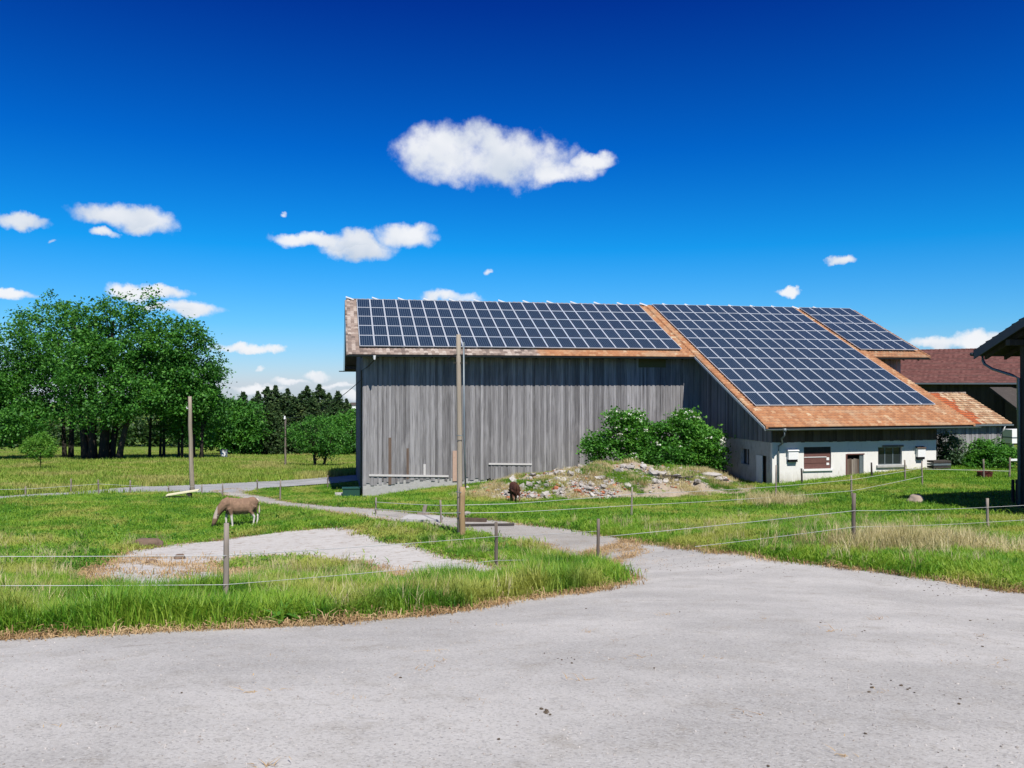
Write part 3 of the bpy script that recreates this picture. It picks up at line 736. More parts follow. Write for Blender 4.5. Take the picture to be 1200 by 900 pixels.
# side wall openings
def sbox(name, h, d0, d1, m, parent=barn, ins=0):
    q = MB(); q.box(AL0 + d0, AL0 + d1, min(h[0], h[1]) + ins, max(h[0], h[1]) - ins, h[2] + ins, h[3] - ins); return q.build(name, m, parent)
M_GREYP = material('grey_shutter', plain((.33, .36, .40), .15), .8, .2, (.2, .01))
sh = sbox('shutter', S1, .04, .08, M_GREYP); 
q = MB(); bb = sorted(S1[:2])
for f_ in (.25, .5, .75): q.box(AL0 + .02, AL0 + .038, bb[0] + .05, bb[1] - .05, S1[2] + (S1[3] - S1[2]) * f_ - .03, S1[2] + (S1[3] - S1[2]) * f_ + .03)
q.build('shutter_bar', M_ZINC, sh)
wv_ = sbox('window', S2, .24, .26, M_DARK); bb = sorted(S2[:2])
q = MB(); q.box(AL0 + .16, AL0 + .20, (bb[0] + bb[1]) / 2 - .04, (bb[0] + bb[1]) / 2 + .04, S2[2], S2[3]); q.box(AL0 + .16, AL0 + .20, bb[1] - .08, bb[1], S2[2], S2[3]); q.build('window_frame', M_GREYP, wv_)
q = MB(); q.box(AL0 + .205, AL0 + .21, bb[0] + .02, bb[1] - .09, S2[2] + .01, S2[3] - .01); q.build('pane', M_GLASS, wv_)
bb = sorted(S3[:2]); sd = sbox('door', S3, .25, .27, M_BROWNBOARD)
q = MB(); q.box(AL0 - .02, AL0 + .04, bb[0] + (bb[1] - bb[0]) * .40, bb[1], S3[2] - .3, S3[3] - .02); o = q.build('door_leaf', M_WHITE, sd); o['label'] = 'white door leaf standing open'
# corner pilaster strip and lime band
q = MB(); q.box(AL0 - .012, AL0 + .30, LB - .012, LB + .2, .5, WT - .01); q.build('corner_plaster', M_PLASTER, barn)
# downpipe of lean-to
z_g = rz(-19.4, -.26); aD = fpx(919, 500, -19.4)[0]; aP = AL0 + .35
dp = MB(); dp.tube([(aD, -19.45, z_g - .02), (aD, -19.45, z_g - .22)], [.13, .09], 8); dp.tube([(aD, -19.45, z_g - .20), (aD, -19.42, z_g - .45), (aD - .1, -19.25, z_g - .65), (aP + .15, LB - .35, z_g - .95), (aP, LB - .14, z_g - 1.15), (aP, LB - .12, z_g - 1.5), (aP, LB - .12, .9)], .055, 8)
dp.build('downpipe', M_ZINC, barn, True)
dp = MB(); dp.tube([(.9, -9.45, rz(-9.4, -.3) - .05), (.9, -9.4, rz(-9.4, -.3) - .35), (.55, -8.6, rz(-9.4, -.3) - .75), (.15, -8.1, rz(-9.4, -.3) - 1.0), (.12, -8.1, gl(.1, -8.1))], .045, 6)
dp.build('downpipe', M_DARKWOOD, barn, True)
dp = MB(); dp.tube([(.95, -9.47, rz(-9.4, -.3) - .02), (.95, -9.47, rz(-9.4, -.3) - .3)], [.1, .06], 8); dp.build('gutter_outlet', M_WHITE, barn)

# ------------------------------------------------------------------ small shed with orange roof
shed = empty('shed', bw(42, -10, gl(42, -12)), TH, 'low grey board shed with patchy orange clay tile roof right of the barn', 'shed')
sx0, sy0 = 42, -10; szo = gl(42, -12)
def S_(a, b, z): return (a - sx0, b - sy0, z - szo)
ez = HB - 9.47; SE = -13.2
def shz(b): return ez + (b - SE) * TA
sv_, sf_ = [], []
tile_field(sv_, sf_, 36.6, 46.85, SE, SE + 4.75, lambda b: shz(b))
V = np.concatenate(sv_)
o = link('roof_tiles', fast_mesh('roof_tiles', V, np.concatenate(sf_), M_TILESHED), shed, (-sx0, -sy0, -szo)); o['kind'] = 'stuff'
q = MB(); q.hexa([S_(36.6, SE + .03, shz(SE) - .12), S_(46.8, SE + .03, shz(SE) - .12), S_(46.8, SE + 4.7, shz(SE + 4.7) - .12), S_(36.6, SE + 4.7, shz(SE + 4.7) - .12), S_(36.6, SE + .03, shz(SE) - .01), S_(46.8, SE + .03, shz(SE) - .01), S_(46.8, SE + 4.7, shz(SE + 4.7) - .01), S_(36.6, SE + 4.7, shz(SE + 4.7) - .01)])
q.build('roof', M_DARKWOOD, shed)
q = MB(); k = 36.6
while k < 46.8: q.bar(S_(k, SE + 4.75, shz(SE + 4.75) + .02), S_(k + .38, SE + 4.75, shz(SE + 4.75) + .04), .2, .14); k += .4
o = q.build('ridge_tiles', M_TILE, shed); o['kind'] = 'stuff'
q = MB(); q.bar(S_(36.6, SE - .06, ez - .06), S_(46.9, SE - .06, ez - .06), .12, .10); q.build('gutter', M_ZINC, shed)
q = MB(); q.hexa([S_(36.7, SE + .38, -.5 + szo), S_(46.1, SE + .38, -.5 + szo), S_(46.1, SE + 4.4, -.5 + szo), S_(36.7, SE + 4.4, -.5 + szo), S_(36.7, SE + .38, shz(SE + .38) - .13), S_(46.1, SE + .38, shz(SE + .38) - .13), S_(46.1, SE + 4.4, shz(SE + 4.4) - .13), S_(36.7, SE + 4.4, shz(SE + 4.4) - .13)])
q.build('wall', M_DARK, shed)
a = 36.9; i = 0
while a < 46.1:
    wd = random.choice([.16, .2, .24]); zg = gl(a, SE) - .3
    link('board', UNIT, shed, S_(a + wd / 2, SE + .34 - (.02 if i % 2 else 0), zg), None, (wd - .01, .03, shz(SE + .7) - .14 - zg)); a += wd; i += 1
q = MB(); q.tube([S_(46.2, SE - .05, ez - .12), S_(46.2, SE + .1, ez - .5), S_(46.15, SE + .6, ez - .8), S_(46.15, SE + .62, gl(46, SE))], .05, 6); q.build('downpipe', M_WHITE, shed, True)

# ------------------------------------------------------------------ red roofed building behind
P0 = at(985, 413, 99); P1 = at(1330, 405.5, 84)
dirr = (P1 - P0).to_2d().normalized(); ang = math.atan2(dirr.y, dirr.x); L = (P1 - P0).to_2d().length
hall = empty('hall', (P0.x, P0.y, zs(P0.x, P0.y)), ang, 'long dark timber hall with a broad dull red tiled roof behind the shed', 'building')
hz = P0.z - hall.location.z; dep = 9.0; drop = hz - (0.1 - hall.location.z); hp = drop / dep
hv, hf = [], []
tile_field(hv, hf, 0, L, -dep, 0, lambda b: hz + b * hp, .5, .42, 4)
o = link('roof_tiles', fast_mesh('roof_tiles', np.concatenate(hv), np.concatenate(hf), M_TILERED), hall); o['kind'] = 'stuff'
q = MB(); slab(q, 0, L, -dep, 0, hz - dep * hp - .02, hz - .02, .15); slab(q, 0, L, .003, dep, hz - .02, hz - dep * hp - .02, .15); q.build('roof', M_DARKWOOD, hall)
q = MB(); q.bar((0, -dep - .08, hz - dep * hp - .05), (L, -dep - .08, hz - dep * hp - .05), .15, .16); q.build('gutter', M_ZINC, hall)
q = MB(); q.box(.5, L - .5, -dep + 1.2, dep - 1.2, -1.5, hz - (dep - 1.2) * hp - .2); q.build('wall', M_DARKWOOD, hall)
a = .6; i = 0; zt1 = hz - (dep - 1.2) * hp - .2
while a < L - .6:
    link('board', U_DARK, hall, (a + .2, -dep + 1.17 - (.03 if i % 2 else 0), -1.2), None, (.38, .03, zt1 + 1.2)); a += .4; i += 1
for a_ in (13.5, 19.0, 24.5):
    q = MB(); q.box(a_, a_ + 1.2, -dep + 1.05, -dep + 1.13, 3.4, 4.2); w_ = q.build('window', M_GLASS, hall); q = MB()
    q.box(a_ - .08, a_ + 1.28, -dep + 1.02, -dep + 1.10, 4.2, 4.28); q.box(a_ - .08, a_ + 1.28, -dep + 1.02, -dep + 1.10, 3.32, 3.4); q.build('frame', M_DARKWOOD, w_)
a = 0; q = MB()
while a < L: q.tube([(a, 0, hz + .07), (a + .42, 0, hz + .05)], [.13, .12], 6); a += .44
o = q.build('ridge_tiles', M_TILERED, hall); o['kind'] = 'stuff'
# small canopy on the hall's face
cz = at(1190, 458, 80)
can = empty('canopy', (cz.x, cz.y, cz.z - 1), TH, 'small dark timber canopy with a pipe in front of the red roofed hall', 'canopy')
q = MB(); q.hexa([(-1.3, -1.5, -.75), (3, -1.5, -.75), (3, 1.8, 1.2), (-1.3, 1.8, 1.2), (-1.3, -1.5, -.6), (3, -1.5, -.6), (3, 1.8, 1.35), (-1.3, 1.8, 1.35)]); q.build('roof', M_DARKWOOD, can)
q = MB(); q.bar((-1.35, -1.55, -.75), (3, -1.55, -.75), .12, .12); q.tube([(-.4, -1.5, -.85), (-.4, -1.3, -1.6), (.3, -.2, -2.1), (.4, 0, -2.4)], .06, 6); q.build('gutter', M_ZINC, can)
q = MB(); q.box(.4, 2.9, 0, 1.7, -6.2, -.1); q.build('wall', M_DARKWOOD, can)

# ------------------------------------------------------------------ near building at the right edge
E = at(1143, 415, 34)
hut = empty('timber_building', (E.x, E.y, zs(E.x, E.y)), TH, 'dark timber building with a deep overhanging roof at the right edge', 'building')
e = E.z - hut.location.z
TP = math.tan(R(25))
q = MB()                        # roof slope rising toward the camera, then the other slope
def hs(b): return e + (-b) * TP if b > -7 else e + 7 * TP - (-b - 7) * TP
q.hexa([(0, 0, e - .02), (16, 0, e - .02), (16, -7, hs(-7) - .02), (0, -7, hs(-7) - .02), (0, 0, e + .10), (16, 0, e + .10), (16, -7, hs(-7) + .10), (0, -7, hs(-7) + .10)])
q.hexa([(0, -7.003, hs(-7) - .02), (16, -7.003, hs(-7) - .02), (16, -14, e - .02), (0, -14, e - .02), (0, -7.003, hs(-7) + .10), (16, -7.003, hs(-7) + .10), (16, -14, e + .10), (0, -14, e + .10)])
q.build('roof', M_DARKWOOD, hut)
hv, hf = [], []
tile_field(hv, hf, -.05, 16, .05, -7, lambda b: hs(b) + .10, sgn=-1)
tile_field(hv, hf, -.05, 16, -14.05, -7, lambda b: hs(b) + .10, sgn=1)
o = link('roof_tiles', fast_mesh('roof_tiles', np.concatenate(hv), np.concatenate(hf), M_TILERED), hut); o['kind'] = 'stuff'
M_FASC = material('fascia', plain((.10, .10, .11), .2), .7, .3, (.2, .01))
for b0, b1 in ((.02, -7), (-7.003, -14)):
    q = MB(); q.hexa([(-.07, b0, hs(b0) - .20), (-.03, b0, hs(b0) - .20), (-.03, b1, hs(b1) - .20), (-.07, b1, hs(b1) - .20), (-.07, b0, hs(b0) + .16), (-.03, b0, hs(b0) + .16), (-.03, b1, hs(b1) + .16), (-.07, b1, hs(b1) + .16)]); q.build('verge_board', M_FASC, hut)
q = MB(); q.tube([(-.1, .12, e), (16, .12, e)], .08, 8); q.build('gutter', M_DZINC, hut, True)
for k in range(9):
    a_ = .45 + k * .95
    q = MB(); q.hexa([(a_ - .06, -.05, e - .22), (a_ + .06, -.05, e - .22), (a_ + .06, -6.9, hs(-6.9) - .22), (a_ - .06, -6.9, hs(-6.9) - .22), (a_ - .06, -.05, e - .03), (a_ + .06, -.05, e - .03), (a_ + .06, -6.9, hs(-6.9) - .03), (a_ - .06, -6.9, hs(-6.9) - .03)]); q.build('rafter', M_DARKWOOD, hut)
q = MB(); q.box(.02, 16, -1.75, -1.55, hs(-1.6) - .46, hs(-1.6) - .23); q.build('purlin', M_DARKWOOD, hut)
q = MB(); q.box(.95, 15, -13, -1.5, -1, e - .3); q.build('wall', M_DARK, hut)
q = MB(); q.hexa([(.99, -7, e - .3), (15, -7, e - .3), (15, -1.6, e - .3), (.99, -1.6, e - .3), (.99, -7, hs(-7) - .3), (15, -7, hs(-7) - .3), (15, -1.6, hs(-1.6) - .3), (.99, -1.6, hs(-1.6) - .3)]); q.build('gable', M_DARK, hut)
q = MB(); q.box(.76, .93, -1.68, -1.48, -1, hs(-1.6) - .2); q.build('post', M_DARKWOOD, hut)
b = -1.72; i = 0
while b > -13: link('board', U_DARK, hut, (.93 - (.03 if i % 2 else 0), b - .14, -1), (0, 0, R(90)), (.27, .03, hs(b) + .7)); b -= .28; i += 1
q = MB(); q.tube([(.45, .12, e - .06), (.45, .1, e - .25), (.44, -.02, e - .42), (.46, -.4, e - .62), (.60, -1.25, e - .88), (.66, -1.5, e - 1.0), (.66, -1.56, -.2)], .06, 8); q.build('downpipe', M_ZINC, hut, True)

# ------------------------------------------------------------------ foliage
def leaves(C, size, flat=.5, aspect=.6, seed=0, up=.3):
    """leaf quads at centres C (n,3)"""
    r = np.random.default_rng(seed); n = len(C)
    nrm = r.normal(size=(n, 3)); nrm[:, 2] = np.abs(nrm[:, 2]) + up; nrm /= np.linalg.norm(nrm, axis=1)[:, None]
    t_ = np.cross(nrm, r.normal(size=(n, 3))); t_ /= np.linalg.norm(t_, axis=1)[:, None]; b_ = np.cross(nrm, t_)
    s = size * r.uniform(.6, 1.3, n)[:, None] * .5
    V = np.stack([C - t_ * s, C - b_ * s * aspect, C + t_ * s, C + b_ * s * aspect], 1).reshape(-1, 3)
    return V, np.arange(n * 4).reshape(-1, 4)
def crown_points(ells, nclump, nleaf, rc, seed, hollow=.55, floor=None):
    r = np.random.default_rng(seed); vol = np.array([e[3] * e[4] * e[5] for e in ells]) ** .8; vol /= vol.sum()
    out = []; cen = []
    for k in range(nclump):
        e = ells[r.choice(len(ells), p=vol)]
        d = r.normal(size=3); d /= np.linalg.norm(d); q = r.uniform(hollow ** 3, 1) ** (1 / 3)
        c = np.array(e[:3]) + d * np.array(e[3:6]) * q * r.uniform(.9, 1.06)
        if floor is not None and c[2] < floor: continue
        cen.append(c)
        rr = rc * r.uniform(.6, 1.35)
        p = r.normal(size=(nleaf, 3)) * [rr * .62, rr * .62, rr * .36]; p[:, 2] -= .25 * (p[:, 0] ** 2 + p[:, 1] ** 2) / rr
        out.append(c + p)
    return np.concatenate(out), np.array(cen)
def m_leaf(c0, c1, c2):
    def fn(t):
        n = t.noise(t.P, .45, 3); f = t.math('ADD', t.math('MULTIPLY', t.isl, .6), t.math('MULTIPLY', t.math('SUBTRACT', n, .3), 1.0))
        return t.ramp(f, [(.1, c0), (.5, c1), (.95, c2)])
    return fn
L_DECID = leafy('leaf_broad', m_leaf((.022, .095, .016), (.062, .215, .03), (.16, .40, .055)))
L_LIGHT = leafy('leaf_light', m_leaf((.06, .18, .02), (.12, .30, .03), (.22, .42, .06)))
L_BUSH = leafy('leaf_bush', m_leaf((.03, .12, .016), (.075, .25, .028), (.18, .42, .06)))
L_SPRUCE = leafy('leaf_spruce', m_leaf((.018, .052, .018), (.046, .10, .030), (.11, .155, .045)), .2)
L_HEDGE = leafy('leaf_hedge', m_leaf((.02, .06, .015), (.045, .10, .025), (.09, .16, .04)))
L_SILVER = leafy('leaf_silver', m_leaf((.04, .10, .04), (.09, .17, .08), (.25, .34, .22)))
M_BARK = material('bark', m_wood((.025, .02, .016), (.09, .075, .06)), .95, .1, (.8, .03))
M_FLOWER = leafy('white_flower', lambda t: t.mix(t.isl, (.75, .75, .65), (.85, .85, .78)), .3)

def tree(name, label, cat, base, trunks, ells, nclump, nleaf, rc, size, leafm, seed, group=None, floor=None, hollow=.55, limbs=10, extra=None):
    root = empty(name, base, 0, label, cat, group)
    P, cen = crown_points(ells, nclump, nleaf, rc, seed, hollow, floor)
    V, Q = leaves(P, size, seed=seed)
    link('crown', fast_mesh('crown', V, Q, leafm), root)
    r = random.Random(seed); mb = MB()
    for (x, y, lx, ly, h, rad) in trunks:
        pts = [(x, y, -.6), (x + lx * .1, y + ly * .1, h * .12), (x + lx * .35, y + ly * .35, h * .4), (x + lx * .7, y + ly * .7, h * .72), (x + lx, y + ly, h)]
        mb.tube(pts, [rad * 1.35, rad, rad * .8, rad * .55, rad * .2], 8)
        for k in range(limbs):
            c = cen[r.randrange(len(cen))]; f = r.uniform(.3, .8)
            i_ = f * 4; j = int(i_); a = Vector(pts[j]).lerp(Vector(pts[j + 1]), i_ - j)
            if (Vector(c) - a).length > 9: continue
            m_ = a.lerp(Vector(c), .5) + Vector((r.uniform(-.3, .3), r.uniform(-.3, .3), -.3))
            mb.tube([a, m_, Vector(c)], [rad * .35, rad * .2, rad * .06], 5)
    mb.build('trunk', M_BARK, root, True)
    return root
def gpt(px, d, pyoff=0):
    x = (px - 600) / F * d; return Vector((x, d, zs(x, d)))
# the big group of broad-leaved trees at the left; pixel -> metres about each base
def ell(base, px, py, d, rx, rz_, ry=None):
    p = at(px, py, d); s = d / F; return (p.x - base.x, p.y - base.y, p.z - base.z, rx * s, (ry or rx) * s * .9, rz_ * s)
def bigtree(label, px0, d, trunks, blobs, n, seed, group='broad-leaved trees in the meadow'):
    base = gpt(px0, d); s = d / F
    tr = [((x - px0) * s, dy, (lx) * s, 0, h * s, w_ * s * .5) for (x, dy, lx, h, w_) in trunks]
    el = [ell(base, *b) for b in blobs]
    return tree('broadleaf_tree', label, 'tree', base, tr, el, n, 66, 1.08, .40, L_DECID, seed, group, limbs=9)
bigtree('tall spreading tree with several thick dark trunks, middle of the left tree group', 115, 106, [(101, 0, -16, 150, 9), (106, .6, -5, 165, 10), (110, -.4, 4, 170, 9), (121, 0, 12, 165, 11), (126, .8, 26, 150, 8)],
    [(95, 400, 106, 42, 52), (140, 395, 104, 45, 50), (118, 440, 103, 52, 48), (165, 365, 106, 26, 30), (150, 460, 102, 40, 30), (112, 485, 101, 30, 16)], 420, 1)
bigtree('broad dark tree with crown hanging low at the left edge', 76, 110, [(76, 0, -8, 150, 5), (80, .6, 6, 140, 6)],
    [(62, 392, 110, 38, 50), (35, 405, 112, 36, 44), (55, 450, 110, 45, 42), (20, 460, 112, 40, 40), (30, 490, 106, 36, 26)], 370, 2)
bigtree('leafy tree leaning right on the right side of the left tree group', 141, 104, [(138, 0, 40, 150, 7)],
    [(190, 410, 105, 36, 38), (215, 405, 107, 32, 34), (235, 430, 108, 26, 34), (200, 455, 105, 36, 34), (228, 475, 108, 28, 30)], 290, 3)
bigtree('slim trunked tree behind the pole in the left tree group', 190, 112, [(175, 0, 5, 120, 3.5), (184, 1, 4, 130, 3), (192, 0, 0, 130, 3.5), (206, 1, 0, 120, 3)],
    [(185, 440, 112, 40, 40), (215, 480, 112, 34, 32), (240, 455, 113, 22, 26), (250, 432, 113, 14, 10), (245, 490, 113, 22, 24)], 260, 4)
bigtree('tree with a dark crown reaching out of the left edge', -30, 108, [(-35, 0, 5, 150, 8)], [(-30, 430, 108, 45, 55), (-6, 475, 108, 40, 46), (-50, 480, 108, 40, 40), (15, 500, 106, 30, 20)], 330, 5)
bigtree('trees with thin bare trunks standing in shade right of the left tree group', 225, 108, [(213, 0, 3, 100, 3.5), (224, 1, 0, 100, 3), (236, 0, 2, 100, 4)], [(228, 466, 108, 26, 24)], 110, 6)
# small bright sapling
b_ = gp(47, 553)
tree('young_tree', 'small bright green young tree with a thin stem in the left meadow', 'tree', b_, [(0, 0, .05, 0, 2.9, .05)], [(0, 0, 2.45, 1.75, 1.5, 1.2), (.3, 0, 3.1, .9, .9, .8)], 120, 40, .32, .17, L_LIGHT, 8, limbs=14)
# round tree before the spruces
b_ = gp(373, 550)
s_ = b_.y / F
tree('field_tree', 'rounded green tree on a forked trunk in front of the dark spruces', 'tree', b_, [(-.3, 0, -.6, 0, 5.0, .17), (.5, 0, 1.4, 0, 4.6, .16)],
    [(-.2, 0, 3.9, 3.3, 3.0, 2.3), (1.3, 0, 3.2, 3.0, 2.6, 1.8), (-2.0, 0, 3.9, 2.0, 2.0, 1.3), (.6, 0, 5.0, 1.7, 1.7, 1.2)], 190, 60, .55, .22, L_DECID, 9, limbs=16)
b_ = gp(412, 535)
tree('field_tree', 'low bushy tree half hidden behind the left barn corner', 'tree', b_, [(0, 0, 0, 0, 5, .2)], [(0, 0, 4.0, 5, 4, 4.0), (3, 0, 3, 4, 3, 3)], 150, 60, .9, .4, L_BUSH, 10)
b_ = gpt(262, 140)
tree('broadleaf_tree', 'mid green rounded tree between the left tree group and the spruces', 'tree', b_, [(0, 0, 0, 0, 8, .25)], [(-1, 0, 5.8, 6.5, 5, 4.6), (2.5, 0, 4, 5, 4, 3.8), (3, 0, 7, 4.0, 3, 2.6)], 300, 50, 1.1, .5, L_DECID, 11)

# spruces
def spruce_mesh(seed, H=15.0, Rb=3.6):
    r = np.random.default_rng(seed); C = []; z = .5
    while z < H:
        f = 1 - z / H; rad = Rb * (f ** .64) * min(1, f / .10 + .15) * r.uniform(.8, 1.15) + .12
        nb = int(7 + 9 * f)
        for k in range(nb):
            a = r.uniform(0, 2 * math.pi); L = rad * r.uniform(.7, 1.15); n = int(20 + 40 * f)
            u = r.uniform(.05, 1, n) ** .8 * L
            side = r.normal(0, .12 + .22 * f, n) * (1.2 - u / (L + .01))
            x = np.cos(a) * u - np.sin(a) * side; y = np.sin(a) * u + np.cos(a) * side
            C.append(np.column_stack([x, y, z - .32 * u + .12 * u * u / (L + .1) + r.normal(0, .12, n) - np.abs(r.normal(0, .14, n))]))
        z += .30 + .35 * f
    C = np.concatenate(C); V, Q = leaves(C, .40, seed=seed, aspect=.45, up=.1)
    return fast_mesh('crown', V, Q, L_SPRUCE)
SPM = [spruce_mesh(s) for s in (1, 2, 3)]
tm = MB(); tm.tube([(0, 0, -.5), (0, 0, 5), (0, 0, 14.2)], [.22, .16, .03], 7); to = tm.build('trunk', M_BARK); TRM = to.data; bpy.data.objects.remove(to)
SP = [(285, 462, 150, 'leftmost brownish spruce of the dark row'), (302, 461, 158, 'narrow spruce beside the leftmost of the row'), (313, 456, 152, 'tall spruce left of the small pole'), (323, 454, 160, 'tall pointed spruce just left of the small pole'),
      (337, 458, 155, 'spruce rising behind the small pole'), (352, 464, 162, 'lower spruce in the gap of the row'), (360, 455, 150, 'broad spruce above the rounded tree, left one'), (374, 453, 156, 'tallest spruce above the rounded tree'), (385, 463, 163, 'spruce right of the tallest one'),
      (396, 461, 152, 'pointed spruce near the barn'), (406, 470, 158, 'small spruce next to the barn corner'), (272, 470, 165, 'dark spruce behind the mid green tree'), (330, 466, 168, 'spruce at the back of the row, centre'), (296, 470, 145, 'dense low spruce in front of the row'), (345, 468, 148, 'lower dense spruce right of the small pole'), (366, 468, 147, 'dense spruce directly behind the rounded tree'), (391, 472, 147, 'low dense spruce right behind the rounded tree'), (316, 474, 146, 'low dense spruce left of the small pole'), (280, 476, 143, 'low dark spruce at the left front of the row')]
for i, (px, py, d, lb) in enumerate(SP):
    p = gpt(px, d); H = at(px, py, d).z - p.z + .6
    o = empty('spruce', p, random.uniform(0, 6), lb, 'spruce', 'dark spruces beyond the meadow'); s = H / 15
    o.scale = (s * random.uniform(1.3, 1.6), s * random.uniform(1.3, 1.6), s)
    link('crown', SPM[i % 3], o); link('trunk', TRM, o)
# far woods, hedge masses
def wood(name, label, pts, n, size, hgt, m, seed, cat=None):
    r = np.random.default_rng(seed); C = []
    for k in range(n):
        f = r.uniform(0, len(pts) - 1.001); i = int(f); a = pts[i].lerp(pts[i + 1], f - i)
        h = hgt * r.uniform(.6, 1.15); rr = hgt * .33
        c = r.normal(size=(60, 3)) * [rr, rr, h * .28] + [a.x + r.normal(0, rr * .6), a.y + r.normal(0, rr), a.z + h * .5]
        C.append(c)
    C = np.concatenate(C); V, Q = leaves(C, size, seed=seed)
    o = link(name, fast_mesh(name, V, Q, m)); o['kind'] = 'stuff'; o['label'] = label; return o
wood('far_wood', 'dark band of woodland far behind the left meadow', [gpt(px, d) for px, d in ((-260, 235), (-100, 245), (0, 250), (90, 250), (170, 245), (250, 235), (330, 240))], 330, 1.3, 9.5, L_HEDGE, 5)
wood('far_wood', 'woodland on the distant hill', [gpt(px, 700) for px in (-300, 0, 200, 330, 400)] + [gpt(440, 640)], 160, 3.0, 7, L_HEDGE, 6)
# distant farmhouse on the hill
p = gpt(416, 600); p.z = max(p.z, at(416, 480, 600).z)
fh = empty('farmhouse', p, .4, 'tiny white farmhouse on the far hill beside the barn corner', 'house')
q = MB(); q.box(-3, 3, -2.5, 2.5, -1.5, 3.2); q.build('wall', M_WHITE, fh)
q = MB(); q.add([(-3.4, -3, 3.1), (3.4, -3, 3.1), (3.4, 3, 3.1), (-3.4, 3, 3.1), (-3.4, 0, 5.2), (3.4, 0, 5.2)], [[0, 1, 5, 4], [2, 3, 4, 5], [0, 4, 3], [1, 2, 5], [3, 2, 1, 0]]); q.build('roof', M_DARKWOOD, fh)

# bush with white flowers before the barn
def bush(name, label, base, ells, ncl, nl, rc, size, m, seed, cat='bush', flowers=0, floor=0):
    root = empty(name, base, 0, label, cat)
    P, cen = crown_points(ells, ncl, nl, rc, seed, .45, floor)
    V, Q = leaves(P, size, seed=seed); link('foliage', fast_mesh('foliage', V, Q, m), root)
    mb = MB(); r = random.Random(seed)
    for k in range(14):
        c = cen[r.randrange(len(cen))]; x0 = c[0] * .5
        mb.tube([(x0, c[1] * .4, -.3), (x0 + (c[0] - x0) * .5, c[1] * .6, c[2] * .5), tuple(c)], [.05, .035, .01], 5)
    mb.build('stem', M_BARK, root)
    if flowers:
        rr = np.random.default_rng(seed + 50); C = []
        for k in range(flowers):
            e = ells[rr.integers(len(ells))]; d = rr.normal(size=3); d[1] = -abs(d[1]) - .2; d[2] = abs(d[2]) * .8; d /= np.linalg.norm(d)
            c = np.array(e[:3]) + d * np.array(e[3:6]) * 1.06
            C.append(c + rr.normal(size=(12, 3)) * [.09, .09, .035])
        C = np.concatenate(C); V, Q = leaves(C, .09, seed=seed, aspect=1); link('flower', fast_mesh('flower', V, Q, M_FLOWER), root)
    return root
bd = 54.5
b_ = gpt(760, bd)
def be(px, py, rx, rz_, dy=0, ry=1.5):
    p = at(px, py, bd + dy); s = bd / F; return (p.x - b_.x, dy, p.z - b_.z, rx * s, ry, rz_ * s)
bush('elder_bush', 'large green elder bush with white flower heads against the barn wall', b_, [be(735, 512, 30, 28), be(705, 525, 22, 20), be(765, 515, 30, 26), be(800, 508, 26, 26), be(815, 520, 24, 26), be(720, 490, 10, 12), be(740, 492, 12, 12), be(804, 490, 14, 12), be(780, 535, 40, 18, -1), be(835, 525, 12, 26)],
     620, 55, .42, .20, L_BUSH, 21, flowers=46, floor=.1)
b_ = gp(1112, 552); bd = 55
def be2(px, py, rx, rz_, ry=1.2):
    p = at(px, py, b_.y); s = b_.y / F; return (p.x - b_.x, 0, p.z - b_.z, rx * s, ry, rz_ * s)
b_ = gpt(1113, 54)
bush('silvery_shrub', 'pale green shrub growing at the right corner of the lean-to', b_, [be2(1112, 524, 13, 18), be2(1116, 538, 14, 12)], 110, 50, .3, .14, L_SILVER, 22)
b_ = gpt(1160, 53)
bush('round_bush', 'dense green bush in front of the shed', b_, [be2(1165, 533, 20, 17), be2(1145, 541, 18, 12), be2(1180, 530, 8, 9), be2(1152, 528, 12, 12)], 220, 55, .32, .16, L_BUSH, 23)
b_ = gpt(1135, 55)
bush('low_bush', 'feathery low bush between the pale shrub and the dense bush', b_, [be2(1133, 543, 16, 9), be2(1120, 545, 8, 6)], 70, 50, .3, .15, L_LIGHT, 24)

# ------------------------------------------------------------------ rubble heap
hx = np.linspace(-4.2, 15, 190); hy = np.linspace(44.2, 54.6, 110)
HX, HY = np.meshgrid(hx, hy); HZ = zall(HX, HY) + RNG.normal(0, .02, HX.shape) - .04 + .0 * HX
HZ = np.where(hmound(HX, HY) < .02, HZ - .12, HZ)
ii = np.arange(HX.size).reshape(HX.shape)
def m_heap(t):
    n = t.noise(t.P, .9, 5, .65); n2 = t.noise(t.P, 6, 5, .7); n3 = t.noise(t.P, 2.5, 5, .7)
    c = t.mix(n2, (.19, .145, .10), (.46, .39, .30)); c = t.mix(t.sstep(n3, .54, .66), c, (.14, .17, .05)); c = t.mix(t.sstep(n, .55, .66), c, (.22, .20, .07))
    return c, n2
M_HEAP = material('heap_soil', m_heap, .95, .1, (.9, .08))
M_STONE = material('stone', lambda t: (t.mix(t.math('ADD', t.math('MULTIPLY', t.rnd, .7), t.math('MULTIPLY', t.noise(t.P, 8, 4), .3)), (.20, .175, .15), (.52, .49, .45)), t.noise(t.P, 20, 4)), .9, .2, (.6, .03))
M_BRICK = material('brick_rubble', plain((.33, .12, .06), .3), .9, .2, (.5, .02))
heap = empty('rubble_heap', (5.5, 50, zs(5.5, 50)), 0, 'overgrown heap of earth and broken stones in front of the barn', 'rubble heap')
hl = heap.location
link('soil', fast_mesh('soil', np.stack([HX - hl.x, HY - hl.y, HZ - hl.z], -1).reshape(-1, 3), np.stack([ii[:-1, :-1], ii[:-1, 1:], ii[1:, 1:], ii[1:, :-1]], -1).reshape(-1, 4), M_HEAP, True), heap)
